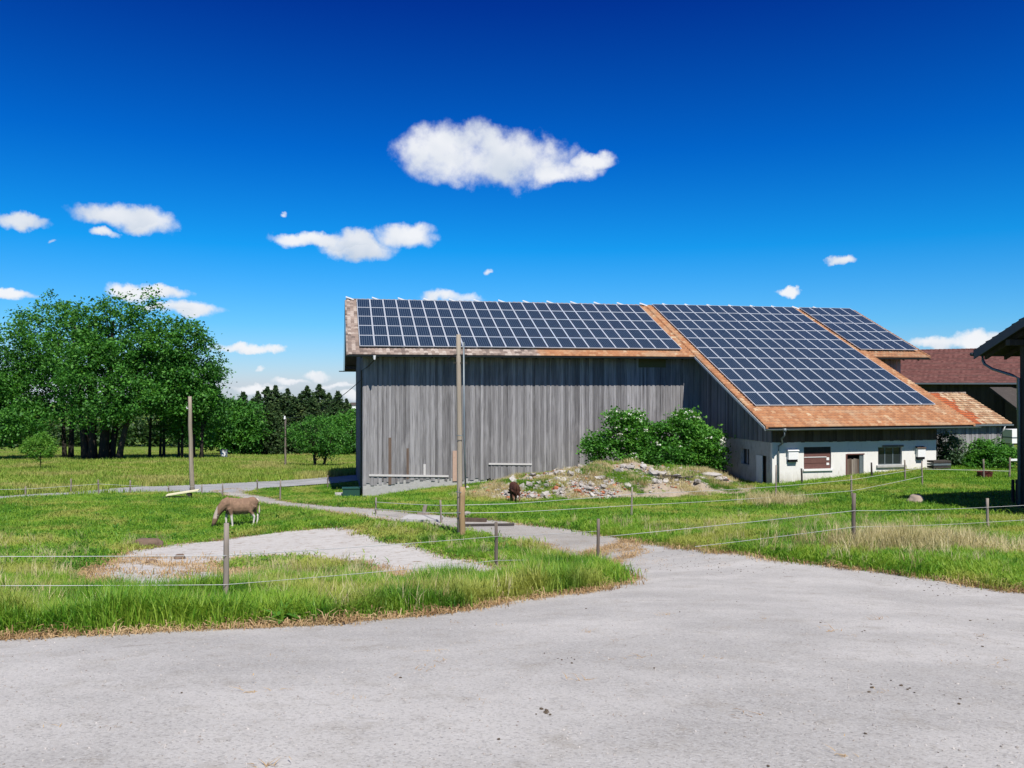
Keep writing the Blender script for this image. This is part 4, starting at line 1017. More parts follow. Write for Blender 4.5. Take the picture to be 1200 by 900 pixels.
def stone_mesh(seed, m=None, name='stone', sub=1):
    r = random.Random(seed); import bmesh
    bm = bmesh.new(); bmesh.ops.create_icosphere(bm, subdivisions=sub, radius=.5)
    from mathutils import noise as mn
    for v in bm.verts:
        if sub == 1: v.co *= r.uniform(.72, 1.15)
        else: v.co *= 1 + .35 * mn.noise(v.co * 2.2 + Vector((seed, 0, 0))) + .1 * mn.noise(v.co * 7)
        v.co.z = max(-.34, min(.36, v.co.z))
    if sub > 1:
        for f in bm.faces: f.smooth = True
    me = bpy.data.meshes.new(name); bm.to_mesh(me); bm.free(); me.materials.append(m or M_STONE); return me
STN = [stone_mesh(s) for s in range(6)]; BRK = [stone_mesh(s, M_BRICK) for s in (11, 12)]
def on_heap(px, py): return gp(px, py, zall)
ZONES = [(640, 690, 546, 578, 44), (690, 722, 560, 582, 22), (755, 852, 553, 566, 40), (590, 645, 555, 590, 36), (560, 600, 560, 586, 18), (720, 800, 545, 570, 14), (540, 575, 570, 584, 8)]
for x0, x1, y0, y1, n in ZONES:
    for k in range(n):
        px, py = random.uniform(x0, x1), random.uniform(y0, y1); p = on_heap(px, py); s = random.choice([.18, .25, .3, .4, .5])
        br = random.random() < .07
        link('stone', random.choice(BRK if br else STN), heap, p - hl + Vector((0, 0, s * .12)), (random.uniform(-.5, .5), random.uniform(-.5, .5), random.uniform(0, 6)), (s * random.uniform(1, 1.7), s, s * random.uniform(.5, .9)))
for px, py, s, fl in [(662, 545, 1.35, .3), (724, 553, .62, .7), (738, 548, .5, .6), (655, 555, .7, .5), (663, 563, .65, .6), (770, 556, .9, .35), (835, 559, 1.1, .3), (600, 556, .9, .35)]:
    p = on_heap(px, py); link('stone', random.choice(STN), heap, p - hl + Vector((0, 0, s * .12)), (random.uniform(-.2, .2), random.uniform(-.2, .2), random.uniform(-.4, .4)), (s * 1.3, s * .8, s * fl))
for px, py in ((786, 560), (800, 562), (776, 563), (842, 565)):
    p = on_heap(px, py); q = MB(); q.box(-.6, .6, -.12, .12, -.04, .04); q.build('broken_board', M_DARKWOOD, heap, loc=p - hl + Vector((0, 0, .12)), rot=(random.uniform(-.2, .2), random.uniform(-.1, .1), random.uniform(-.3, .3)))

# ------------------------------------------------------------------ poles, fences
def noise_tube(mb, base, h, r0, r1, lean=(0, 0), n=9, seg=7, m=0):
    pts = [(base[0] + lean[0] * i / seg + random.uniform(-1, 1) * r0 * .12, base[1] + lean[1] * i / seg + random.uniform(-1, 1) * r0 * .12, base[2] + h * i / seg) for i in range(seg + 1)]
    mb.tube(pts, [r0 + (r1 - r0) * i / seg for i in range(seg + 1)], n, m)
g = gp(539.5, 630)
s = g.y / F; Hp = (630 - 392) * s
pole = empty('utility_pole', g, 0, 'tall weathered wooden utility pole with a pipe strapped to it before the barn', 'utility pole')
q = MB(); noise_tube(q, (0, 0, -.4), Hp + .4, .098, .075, (-.06, 0)); q.build('pole', M_POLE, pole, True)
q = MB(); noise_tube(q, (.05, -.11, -.4), 60 * s + .4, .105, .09, (.02, .0)); q.build('stub', M_STUB, pole, True)
q = MB(); q.tube([(.17, -.09, 58 * s), (.13, -.10, Hp * .5), (.11, -.09, Hp - .25)], .028, 8); q.build('pipe', M_ZINC, pole, True)
q = MB()
for h in (.86, .9): q.bar((-.22, -.05, Hp * h), (.22, -.05, Hp * h), .03, .03)
q.build('peg', M_DARKWOOD, pole)
q = MB()
for h in (30, 54, 120): q.tube([(0 + .13 * math.cos(a_), .0 + .15 * math.sin(a_) - .05, h * s) for a_ in [i * math.pi / 6 for i in range(13)]], .012, 4)
q.build('band', M_ZINC, pole)
q = MB(); q.tube([(-.12, -.03, Hp - .75), (-.3, -.03, Hp - .7), (-.42, -.03, Hp - .8)], .02, 5); q.build('hook', M_DARK, pole)
g2 = gp(225.5, 576.5); s = g2.y / F
p2 = empty('utility_pole', g2, 0, 'bare wooden pole beside the road in front of the left trees', 'utility pole')
q = MB(); noise_tube(q, (0, 0, -.4), (576 - 464) * s + .4, .17, .12, (-.2, 0)); q.build('pole', M_POLE, p2, True)
q = MB(); q.tube([(-.2, 0, 98 * s), (-.4, 0, 98 * s), (-.4, 0, 100 * s)], .03, 5); q.build('insulator', M_WHITE, p2)
g3 = gpt(334.5, 92); s = g3.y / F
p3 = empty('utility_pole', g3, 0, 'small pale pole standing in the meadow before the spruces', 'utility pole')
top3 = at(334.5, 490, 92).z - g3.z
q = MB(); noise_tube(q, (0, 0, -.4), top3 + .4, .12, .09); q.build('pole', M_POST, p3, True)
q = MB(); q.tube([(-.05, -.1, top3 - .1), (-.05, -.1, top3 + .25)], [.13, .07], 7); q.build('insulator', M_WHITE, p3)
# service cable barn - pole
A = bw(.2, -8.05, 0); A.z = at(423, 444, 55).z; B = g3 + Vector((0, 0, top3 + .1)); q = MB()
q.tube([A.lerp(B, i / 16) - Vector((0, 0, 4 * .9 * (i / 16) * (1 - i / 16))) - A for i in range(17)], .025, 5)
o = q.build('service_cable', M_CABLE, None, loc=A); tag(o, 'thin dark cable running from the barn corner towards the small pole', 'cable')

def fence(label, posts, wires, r=.045, wr=.006, extra=True, group=None):
    """posts: (px, ytop, ybase, mat) ; wires: lists of (px,py) on post depths"""
    g0 = gp(posts[0][0], posts[0][2]); root = empty('fence', g0, 0, label, 'fence', group)
    deps = []
    for px, y0, y1, m in posts:
        g = gp(px, y1); h = (y1 - y0) * g.y / F; deps.append((px, g.y))
        if m is None: continue
        q = MB(); noise_tube(q, (0, 0, -.35), h + .35, r * random.uniform(.9, 1.15), r * random.uniform(.75, 1.0), (random.uniform(-.05, .05), 0), 7, 5)
        q.build('post', m, root, True, loc=g - g0)
    deps.sort(); dx = [d[0] for d in deps]; dd_ = [1 / d[1] for d in deps]
    for wv in wires:
        pts = [at(px, py, 1 / float(np.interp(px, dx, dd_))) - Vector((0, .06, 0)) for px, py in wv]
        out = []
        for i in range(len(pts) - 1):
            for k in range(8):
                f = k / 8; out.append(pts[i].lerp(pts[i + 1], f) - Vector((0, 0, .06 * f * (1 - f) * (pts[i + 1] - pts[i]).length * .15)))
        out.append(pts[-1]); q = MB(); q.tube([p - g0 for p in out], wr, 4, cap=False); q.build('wire', M_WIRE, root)
    return root
PO, PG = M_POST, M_POST
fence('leaning old wooden posts with white wire along the near left grass', [(-260, 602, 742, PO), (265, 613, 716, PO), (582, 612, 681, PO), (700, 608, 661, PO)],
      [[(-260, 650), (265, 650), (582, 628), (699, 622)], [(-260, 684), (265, 684), (582, 656), (699, 653)]], .042, .0045)
fence('old wooden posts with two white wires bordering the right grass', [(701, 610, 660, None), (1000, 578, 641, PO), (1158, 584, 624, PO), (1330, 575, 622, PO)],
      [[(702, 629), (1000, 598), (1158, 594), (1330, 584)], [(814, 640), (1000, 617), (1158, 611.5), (1330, 600)]], .045, .006)
fence('thin posts with wires crossing the grass between the heap and the lean-to', [(739.5, 571, 607, PG), (909, 545, 590, PG), (998, 557, 584, PG), (1061, 539, 564, PG), (1081, 540, 570, PG)],
      [[(600, 590), (739.5, 579), (909, 570), (998, 562), (1081, 548)], [(600, 600), (739.5, 592), (909, 582), (998, 575), (1081, 558)]], .045, .009)
fence('short dark posts close to the lean-to wall', [(940, 549, 569, M_DARKWOOD), (1022, 542, 561, M_DARKWOOD)], [], .06)
fence('pale post with rail posts beside the dense bush', [(1153, 538, 562, M_POST), (1183, 536, 562, M_POST)], [[(1061, 549), (1153, 551), (1183, 552)]], .06, .012)
fence('two short dark posts by the timber building', [(1187, 562, 592, M_DARKWOOD), (1193, 562, 594, M_DARKWOOD)], [], .07)
fence('row of thin stakes with wire along the field road on the left', [(30, 570, 582.5, PO), (83, 561, 579, PO), (116, 562, 580, PO), (152, 563, 579.5, PO), (197, 569, 579, PO), (237, 568, 580, PO), (261, 566, 583, PO)],
      [[(-60, 574), (30, 573), (116, 567), (197, 571), (261, 569)]], .05, .010)
fence('thin stakes on the grass island left of the barn', [(302, 562, 576, PO), (328, 562, 587, PO), (384, 557, 572, PO)], [[(302, 565), (328, 566), (384, 560)]], .05, .012)
fence('thin stakes between the track and the barn corner', [(440, 583, 603, PO), (517.5, 586, 613, PO)], [[(440, 588), (517, 592), (600, 590)], [(440, 596), (517, 601), (600, 600)]], .04, .010)
# small items
def item(name, label, cat, px, py, rzz=0, d=None):
    g = gp(px, py) if d is None else gpt(px, d); return empty(name, g, rzz, label, cat)
o = item('plank_bench', 'pale yellowish board lying across dark timber by the road pole', 'board', 213, 586, .15); s = o.location.y / F
q = MB(); q.hexa([(-.85, -.25, .28), (1.0, -.25, .55), (1.0, .2, .58), (-.85, .2, .31), (-.85, -.25, .34), (1.0, -.25, .61), (1.0, .2, .64), (-.85, .2, .37)]); q.build('board', M_YELLOW, o)
q = MB(); q.box(-1.1, .15, -.2, .2, -.1, .22); q.box(.3, .55, -.2, .2, -.1, .40); q.build('support', M_DARKWOOD, o)
o = item('cabinet', 'pale grey utility cabinet under the trees', 'cabinet', 262.5, 538, .1); s = o.location.y / F
q = MB(); q.box(-3.2 * s, 3.2 * s, -.3, .3, -.2, 10 * s); q.build('box', M_WHITE, o); q = MB(); q.box(-3.5 * s, 3.5 * s, -.36, .36, 10 * s, 10 * s + .12); q.build('lid', M_CONC, o)
o = item('water_tank', 'dark green tub standing at the left barn corner', 'tub', 412, 574, TH, 55.8); s = o.location.y / F
q = MB(); q.box(-.6, .65, -.35, .35, .0, .62); q.build('tub', M_GREEN, o); q = MB(); q.box(-.64, .69, -.39, .39, .62, .68); q.build('rim', M_GREEN, o)
o = item('concrete_slab', 'low grey concrete slab on the grass by the barn corner', 'slab', 410, 582, TH)
q = MB(); q.hexa([(-1.0, -.5, -.1), (.9, -.5, -.1), (.9, .5, -.1), (-1.0, .5, -.1), (-1.0, -.5, .22), (.9, -.5, .2), (.9, .5, .24), (-1.0, .5, .25)]); q.build('slab', M_CONC, o)
o = item('concrete_slab', 'broken grey slab lying at the track edge left of the tall pole', 'slab', 496, 611, .05); s = o.location.y / F
q = MB(); q.hexa([(-.85, -.35, -.1), (.7, -.4, -.1), (.75, .35, -.1), (-.6, .4, -.1), (-.85, -.35, .16), (.7, -.4, .10), (.75, .35, .16), (-.6, .4, .22)]); q.build('slab', M_CONC, o)
o = item('stump_block', 'short leaning wooden stump on the track slab', 'stump', 496, 604); q = MB(); noise_tube(q, (0, 0, .02), .42, .08, .08, (.10, 0), 8, 3); q.bar((-.25, -.05, .06), (.25, .05, .06), .14, .10); q.build('block', M_POST, o)
o = item('beam', 'thin dark beam lying across the track behind the near fence', 'beam', 573, 617, -.12); q = MB(); q.bar((-.9, -.15, .06), (.9, .1, .08), .09, .07); q.build('timber', M_DARKWOOD, o)
o = item('beam', 'old timber lying on the track just right of the tall pole', 'beam', 556, 612, -.3); q = MB(); q.bar((-.4, 0, .08), (.45, .05, .08), .16, .14); q.build('timber', M_BROWNBOARD, o)
o = item('block', 'small white topped stone right of the tall pole', 'stone', 547, 606); link('stone', STN[1], o, (0, 0, .12), None, (.32, .3, .36))
for px, py, s_, lb in [(174, 642, .72, 'brown flat boulder on the grass at the back edge of the concrete'), (211, 656, .35, 'dark stone lying on the concrete pad'), (178, 661, .28, 'small tan stone at the left of the concrete pad'), (1073, 591, .95, 'rounded brown boulder in the grass by the shadow')]:
    g = gp(px, py); o = link('boulder', stone_mesh(int(px), sub=3, m=material('boulder_stone', plain((.30, .24, .185) if px > 1000 else (.15, .105, .075), .3), .9, .2, (.5, .03))), None, g + Vector((0, 0, s_ * .16)), (0, 0, random.uniform(0, 3)), (s_ * 1.25, s_ * .8, s_ * .75)); tag(o, lb, 'stone')
o = item('slab_stack', 'grey slatted stack against the right end of the lean-to', 'stack', 1100, 549, TH, 51.5)
for k in range(4): q = MB(); q.box(-.6, .65, -.3, .3, .0 + k * .17, .12 + k * .17); q.build('slat', M_DARKWOOD if k % 2 else M_ZINC, o)
o = item('trough', 'dark maroon tub in the grass behind the pale post', 'trough', 1154, 561)
q = MB(); n = 12; q.add([(math.cos(2 * math.pi * i / n) * r_, math.sin(2 * math.pi * i / n) * r_, z) for z, r_ in ((-.1, .34), (.42, .42), (.42, .38), (.05, .32)) for i in range(n)], [[l * n + i, l * n + (i + 1) % n, (l + 1) * n + (i + 1) % n, (l + 1) * n + i] for l in range(3) for i in range(n)] + [[3 * n + i for i in range(n)]])
q.build('tub', M_MAROON, o)
o = item('rail', 'white rail board on a post at the right edge of the grass', 'rail', 1191, 552, TH, 50); q = MB(); q.box(-.45, 1.0, -.04, .04, .80, .92); q.build('board', M_WHITE, o); q = MB(); q.box(.5, .6, -.05, .05, -.3, .80); q.build('post', M_POST, o)
o = item('white_box', 'white panelled box with a dark band on the grass beyond the shed', 'box', 1187, 520, TH, 68); s = 68 / F
zb_ = at(1187, 519, 68).z - o.location.z; zt_ = at(1187, 503, 68).z - o.location.z
q = MB(); q.box(-.55, 2.4, -.5, .5, zb_, zt_); q.build('panel', M_WHITE, o); q = MB(); q.box(-.56, 2.41, -.52, .52, zb_ + .42, zb_ + .52); q.build('band', M_ZINC, o)
q = MB(); q.box(-.4, -.3, -.4, .4, -.3, zb_); q.box(2.1, 2.2, -.4, .4, -.3, zb_); q.build('leg', M_ZINC, o)
o = empty('leaning_plank', bw(AL0 - .5, -13.2, gl(AL0 - .5, -13.2)), TH, 'grey plank leaning low against the shaded lean-to side wall', 'plank'); q = MB(); q.bar((0, 2.2, .75), (.05, -1.6, .25), .06, .22); q.build('board', M_POST, o)

# ------------------------------------------------------------------ cattle
def m_cow(back, leg, muz):
    def fn(t):
        z = t.sep(t.O)[2]; x = t.sep(t.O)[0]; n = t.noise(t.O, 5, 3)
        c = t.mix(t.math('MULTIPLY', t.sstep(n, .45, .62), .45), back, tuple(v * 1.7 for v in back))
        c = t.mix(t.math('MULTIPLY', t.sstep(t.math('ADD', z, t.math('MULTIPLY', n, .25)), .70, .55), t.math('LESS_THAN', x, .80)), c, leg)
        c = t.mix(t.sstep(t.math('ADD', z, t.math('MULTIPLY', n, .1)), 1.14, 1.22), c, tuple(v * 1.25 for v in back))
        c = t.mix(t.math('MULTIPLY', t.sstep(x, 1.0, 1.06), t.math('MULTIPLY', t.sstep(z, .36, .42), .8)), c, tuple(v * 1.2 for v in muz))
        c = t.mix(t.math('MULTIPLY', t.sstep(x, .95, 1.0), t.sstep(z, .24, .14)), c, (.03, .025, .022))
        return t.mix(t.math('MULTIPLY', t.noise(t.O, 40, 2), .3), c, tuple(v * .6 for v in back)), t.noise(t.O, 60, 2)
    return fn
def cattle(label, base, rzz, scale, back, leg, tone):
    """one skinned body; local x forward, z up, height 1.25 at scale 1"""
    root = empty('cow', base, rzz, label, 'cow', None); root.scale = (scale * .86, scale * 1.05, scale * 1.08)
    mb = MB()
    def blob(c, r, n=12, m=8):
        k0 = len(mb.v)
        for i in range(m + 1):
            ph = math.pi * i / m
            for j in range(n):
                th = 2 * math.pi * j / n; mb.v.append((c[0] + r[0] * math.sin(ph) * math.cos(th), c[1] + r[1] * math.sin(ph) * math.sin(th), c[2] + r[2] * math.cos(ph)))
        for i in range(m):
            for j in range(n): mb.f.append([k0 + i * n + j, k0 + (i + 1) * n + j, k0 + (i + 1) * n + (j + 1) % n, k0 + i * n + (j + 1) % n]); mb.m.append(0)
    blob((.38, 0, .84), (.33, .26, .35)); blob((.05, 0, .80), (.45, .30, .33)); blob((-.28, 0, .80), (.42, .31, .33)); blob((-.62, 0, .93), (.33, .24, .25)); blob((.30, 0, 1.0), (.45, .15, .17)); blob((-.3, 0, 1.0), (.6, .17, .15))
    blob((-.70, 0, .78), (.22, .22, .26)); blob((-.52, 0, .60), (.13, .10, .10))
    mb.tube([(.45, 0, .98), (.70, 0, .92), (.92, 0, .72), (1.08, 0, .50)], [.27, .235, .19, .14], 10)
    blob((1.10, 0, .46), (.13, .12, .14)); mb.tube([(1.06, 0, .50), (1.13, 0, .34), (1.21, 0, .15), (1.23, 0, .08)], [.145, .135, .10, .095], 10); blob((1.22, 0, .10), (.10, .10, .085))
    for sgn in (-1, 1):
        d_ = .10 * sgn
        mb.tube([(-.70, sgn * .15, .85), (-.66 + d_, sgn * .17, .60), (-.84 + d_, sgn * .16, .38), (-.80 + d_, sgn * .16, .12), (-.78 + d_, sgn * .16, .06)], [.17, .115, .062, .048, .055], 8)
        mb.tube([(-.78 + d_, sgn * .16, .08), (-.74 + d_, sgn * .16, -.02)], [.06, .065], 8)
        mb.tube([(.45, sgn * .15, .78), (.47 - d_, sgn * .16, .52), (.48 - d_ * 1.3, sgn * .16, .34), (.46 - d_ * 1.5, sgn * .16, .08)], [.15, .085, .066, .046], 8)
        mb.tube([(.46 - d_ * 1.5, sgn * .16, .08), (.50 - d_ * 1.5, sgn * .16, -.02)], [.055, .062], 8)
    o = mb.build('body', material('cow_coat', m_cow(back, leg, tone), .8, .2, (.3, .01)), root, True)
    rm = o.modifiers.new('remesh', 'REMESH'); rm.mode = 'VOXEL'; rm.voxel_size = .024; rm.use_smooth_shade = True
    sm_ = o.modifiers.new('smooth', 'SMOOTH'); sm_.factor = .5; sm_.iterations = 4
    mt = material('cow_part', plain(tone, .2), .8, .2, (.2, .01))
    for sgn in (-1, 1):
        q = MB(); q.add([(1.08, sgn * .09, .55), (1.00, sgn * .28, .60), (.97, sgn * .29, .52), (1.08, sgn * .11, .46)], [[0, 1, 2, 3]]); q.add([(1.07, sgn * .09, .53), (.99, sgn * .28, .58), (.96, sgn * .28, .50), (1.07, sgn * .11, .45)], [[3, 2, 1, 0]]); q.build('ear', mt, root)
    q = MB(); q.tube([(-.85, 0, 1.10), (-.95, .02, 1.02), (-1.0, .03, .8), (-.99, .03, .58), (-.98, .03, .42)], [.035, .028, .024, .05, .015], 6); q.build('tail', mt, root, True)
    q = MB(); q.tube([(1.215, 0, .13), (1.26, 0, .01)], [.112, .09], 8); q.build('muzzle', M_DARK, root, True)
    return root
g = gp(280, 618)
cattle('pale brown and white cow grazing with lowered head beside the concrete pad', g + Vector((0, 0, .04)), R(200), .99, (.20, .125, .08), (.70, .65, .60), (.50, .42, .35))
g = gp(603, 590)
cattle('dark brown calf seen from behind grazing at the foot of the rubble heap', g, R(100), .86, (.055, .022, .014), (.20, .11, .06), (.05, .02, .012))

# ------------------------------------------------------------------ grass by instancing
def blade_clump(name, n, h, spread, width, m, seed, lean=.5, dry=False):
    r = np.random.default_rng(seed); V = []; Fq = []; k = 0
    for i in range(n):
        x, y = r.normal(0, spread, 2); a = r.uniform(0, 2 * math.pi); L = h * r.uniform(.5, 1.15); b = r.uniform(.15, 1) * lean * L
        dx, dy = math.cos(a), math.sin(a); px, py = -dy * width / 2, dx * width / 2
        V += [(x - px, y - py, -.03), (x + px, y + py, -.03), (x + dx * b * .3 + px * .8, y + dy * b * .3 + py * .8, L * .55), (x + dx * b * .3 - px * .8, y + dy * b * .3 - py * .8, L * .55), (x + dx * b, y + dy * b, L * (1 - .25 * lean))]
        Fq += [[k, k + 1, k + 2, k + 3], [k + 3, k + 2, k + 4]]; k += 5
    me = fast_mesh(name, V, Fq, m); return bpy.data.objects.new(name, me)
def m_grass(c0, c1, c2, pscale=.30, dry=(.30, .27, .08), dryth=.56):
    def fn(t):
        n = t.noise(t.P, pscale, 4, .6); n2 = t.noise(t.P, 1.7, 3, .6)
        n3 = t.noise(t.P, .55, 3, .6)
        f = t.math('ADD', t.math('MULTIPLY', t.rnd, .30), t.math('ADD', t.math('MULTIPLY', t.isl, .22), t.math('ADD', t.math('MULTIPLY', n2, .75), t.math('MULTIPLY', t.math('SUBTRACT', n3, .5), 1.1))))
        c = t.ramp(f, [(.36, c0), (.55, c1), (.85, c2)])
        return t.mix(t.math('MULTIPLY', t.sstep(n, dryth, dryth + .12), .75), c, dry)
    return fn
G_LAWN = leafy('grass_blade', m_grass((.045, .155, .012), (.125, .30, .020), (.29, .43, .05), .30, (.44, .44, .11), .50), .45, .5)
G_FIELD = leafy('field_grass', m_grass((.11, .24, .02), (.21, .34, .035), (.38, .43, .09), .12, (.46, .42, .15), .50), .4, .6)
G_DRY = leafy('dry_grass', m_grass((.32, .26, .10), (.52, .44, .22), (.68, .60, .36), .4, (.5, .45, .22), .6), .35, .7)
G_STRAW = leafy('straw', m_grass((.22, .13, .06), (.36, .23, .11), (.50, .36, .2), .4, (.4, .3, .16), .6), .2, .8)
def collection(name, objs):
    c = bpy.data.collections.new(name)
    for o in objs: c.objects.link(o)
    return c
C_TALL = collection('tall', [blade_clump('tuft', 26, .42, .10, .012, G_LAWN, s, .7) for s in (1, 2, 3)])
C_SHORT = collection('short', [blade_clump('tuft', 26, .18, .13, .013, G_LAWN, s, .8) for s in (4, 5, 6)])
C_FAR = collection('far', [blade_clump('tuft', 34, .42, .36, .035, G_LAWN, s, .7) for s in (7, 8)])
C_FIELD = collection('fieldc', [blade_clump('tuft', 34, .6, .42, .04, G_FIELD, s, .5) for s in (9, 10)])
C_DRY = collection('dryc', [blade_clump('tuft', 24, .62, .10, .011, G_DRY, s, .6) for s in (11, 12)])
C_STRAW = collection('strawc', [blade_clump('tuft', 22, .10, .12, .012, G_STRAW, s, 2.6) for s in (13, 14)])
C_DRYFAR = collection('dryfarc', [blade_clump('tuft', 30, .6, .35, .03, G_DRY, s, .5) for s in (15, 16)])
L_WEED = leafy('weed_leaf', m_leaf((.05, .16, .02), (.09, .24, .03), (.14, .32, .05)), .4)
C_WEED = collection('weedc', [blade_clump('weed', 18, .34, .05, .09, L_WEED, s, 1.3) for s in (21, 22)])
def scatter_tree(coll):
    ng = bpy.data.node_groups.new('scatter', 'GeometryNodeTree')
    ng.interface.new_socket('Geometry', in_out='INPUT', socket_type='NodeSocketGeometry'); ng.interface.new_socket('Geometry', in_out='OUTPUT', socket_type='NodeSocketGeometry')
    N = ng.nodes; Lk = ng.links; gi = N.new('NodeGroupInput'); go = N.new('NodeGroupOutput')
    ci = N.new('GeometryNodeCollectionInfo'); ci.inputs['Collection'].default_value = coll; ci.inputs['Separate Children'].default_value = True; ci.inputs['Reset Children'].default_value = True
    ip = N.new('GeometryNodeInstanceOnPoints'); ip.inputs['Pick Instance'].default_value = True
    na = N.new('GeometryNodeInputNamedAttribute'); na.data_type = 'INT'; na.inputs[0].default_value = 'pick'
    nb = N.new('GeometryNodeInputNamedAttribute'); nb.data_type = 'FLOAT_VECTOR'; nb.inputs[0].default_value = 'rotv'
    ns = N.new('GeometryNodeInputNamedAttribute'); ns.data_type = 'FLOAT_VECTOR'; ns.inputs[0].default_value = 'sclv'
    er = N.new('FunctionNodeEulerToRotation')
    Lk.new(gi.outputs[0], ip.inputs['Points']); Lk.new(ci.outputs[0], ip.inputs['Instance']); Lk.new(na.outputs[0], ip.inputs['Instance Index'])
    Lk.new(nb.outputs[0], er.inputs[0]); Lk.new(er.outputs[0], ip.inputs['Rotation']); Lk.new(ns.outputs[0], ip.inputs['Scale']); Lk.new(ip.outputs[0], go.inputs[0])
    return ng
def scatter(name, label, P, coll, smin=.7, smax=1.3, hs=None, zf=zt):
    P = np.asarray(P); n = len(P); me = bpy.data.meshes.new(name)
    Z = zf(P[:, 0], P[:, 1]); me.vertices.add(n); me.vertices.foreach_set('co', np.column_stack([P, Z]).astype(np.float32).ravel())
    r = RNG; a = me.attributes.new('pick', 'INT', 'POINT'); a.data.foreach_set('value', r.integers(0, len(coll.objects), n).astype(np.int32))
    a = me.attributes.new('rotv', 'FLOAT_VECTOR', 'POINT'); a.data.foreach_set('vector', np.column_stack([r.normal(0, .12, n), r.normal(0, .12, n), r.uniform(0, 6.28, n)]).astype(np.float32).ravel())
    s = r.uniform(smin, smax, n); h = s * (hs if hs is not None else 1)
    a = me.attributes.new('sclv', 'FLOAT_VECTOR', 'POINT'); a.data.foreach_set('vector', np.column_stack([s, s, h]).astype(np.float32).ravel())
    o = link(name, me); md = o.modifiers.new('scatter', 'NODES'); md.node_group = scatter_tree(coll)
    o['kind'] = 'stuff'; o['label'] = label; return o
def fan(d0, d1, n, s0=-.72, s1=.72, pw=1.0):
    """points in the view wedge, density ~ 1/d^pw of area"""
    u = RNG.uniform(0, 1, n)
    if abs(pw - 1) < 1e-6: y = d0 + (d1 - d0) * u           # area density 1/d
    elif abs(pw - 2) < 1e-6: y = d0 * (d1 / d0) ** u        # 1/d^2
    else: y = np.sqrt(d0 ** 2 + (d1 ** 2 - d0 ** 2) * u)
    x = RNG.uniform(s0, s1, n) * y; return np.column_stack([x, y])
def barn_local(P): dx = P[:, 0] - OX; dy = P[:, 1] - OY; return dx * ct + dy * st, -dx * st + dy * ct
def free(P):
    k = ~(inside(P, YARD) | inside(P, TRACK) | inside(P, ROAD) | inside(P, PAD))
    a, b = barn_local(P)
    k &= ~((a > AM0 - .1) & (a < AM1) & (b > WB - .1) & (b < 11)); k &= ~((a > AL0 - .1) & (a < AL1) & (b > LB - .1) & (b < WB))
    k &= ~((a > 36.7) & (a < 46.2) & (b > -12.5) & (b < -8.5))
    k &= ~((hmound(P[:, 0], P[:, 1]) > .12))
    for dy, pr in ((.35, .9), (.9, .55)):
        Q = P + np.array([0, dy]) * np.maximum(1, P[:, 1:2] / 30)
        k &= ~((inside(Q, TRACK) | inside(Q, ROAD) | inside(P + np.array([0, dy * 1.6]), PAD)) & (RNG.random(len(P)) < pr))
    return k
def fbm(x, y, s):
    return (np.sin(x * s + 1.3 * np.sin(y * s * .7)) + np.sin(y * s * 1.3 + 2 + 1.1 * np.sin(x * s * .9)) + .6 * np.sin(x * s * 2.7 + y * s * 1.9)) / 2.6
SPLIT = ROAD  # meadow lies beyond the road
def beyond_road(P):   # line of the road: depth grows to the right
    yr = np.interp(P[:, 0], [-60, -30, -22, -12, -4], [48, 51, 60, 68, 72]); return P[:, 1] > yr
COW1 = gp(279, 618.5)[:2]; COW2 = gp(603, 590)[:2]
# left paddock: tall near the yard, grazed farther back
P = fan(8.2, 27, 90000, -.78, .30); P = P[free(P)]
px = 600 + F * P[:, 0] / P[:, 1]
left = px < 745
P = P[left]; d = P[:, 1]
dens = np.clip(1.15 - (d - 8) / 26, .35, 1); P = P[RNG.random(len(P)) < dens]
hs_ = RNG.uniform(.7, 1.2, len(P)) * np.clip(.85 + .35 * fbm(P[:, 0], P[:, 1], 1.1) + .35 * fbm(P[:, 0] + 5, P[:, 1], 3.7) - np.where(600 + F * P[:, 0] / P[:, 1] > 490, np.clip((P[:, 1] - 17) / 12, 0, .5), np.clip((P[:, 1] - 11.5) / 6, 0, .68)), .25, 1.4)
scatter('tall_grass', 'lush tall grass along the yard on the left', P, C_TALL, .7, 1.15, hs_)
P = fan(20, 50, 60000, -.75, .02); P = P[free(P) & ~beyond_road(P)]
hs_ = np.clip(.62 + .5 * fbm(P[:, 0], P[:, 1], .55), .22, 1.2)
for cx_, cy_ in (COW1, COW2): hs_ = np.where((P[:, 0] - cx_) ** 2 + ((P[:, 1] - cy_ + 1.0) * .6) ** 2 < 2.2, hs_ * .4, hs_)
scatter('paddock_grass', 'grazed green grass of the left paddock', P, C_FAR, .45, .9, hs_ * .62)
P = fan(44, 75, 30000, -.75, .0); P = P[free(P) & ~beyond_road(P)]
scatter('paddock_grass', 'grass at the far side of the paddock by the road', P, C_FAR, .5, .95, .55 * np.clip(.5 + .3 * fbm(P[:, 0], P[:, 1], .5), .2, 1))
P = fan(9, 40, 260, -.75, .75); P = P[free(P)]
scatter('weeds', 'darker broad-leaved weeds in the grass', P, C_WEED, .5, 1.0)
# right grass
P = fan(13, 30, 70000, .05, .75); P = P[free(P)]; px = 600 + F * P[:, 0] / P[:, 1]; P = P[px > 700]
hs_ = np.clip(.75 + .4 * fbm(P[:, 0], P[:, 1], .9), .3, 1.2)
scatter('verge_grass', 'green grass bank on the right side of the yard', P, C_SHORT, .9, 1.5, hs_ * 1.2)
P = fan(26, 62, 70000, -.15, .78); P = P[free(P)]
scatter('lawn_grass', 'green grass between the yard and the lean-to', P, C_FAR, .45, .85, .75 * np.clip(.6 + .4 * fbm(P[:, 0], P[:, 1], .5), .25, 1.1))
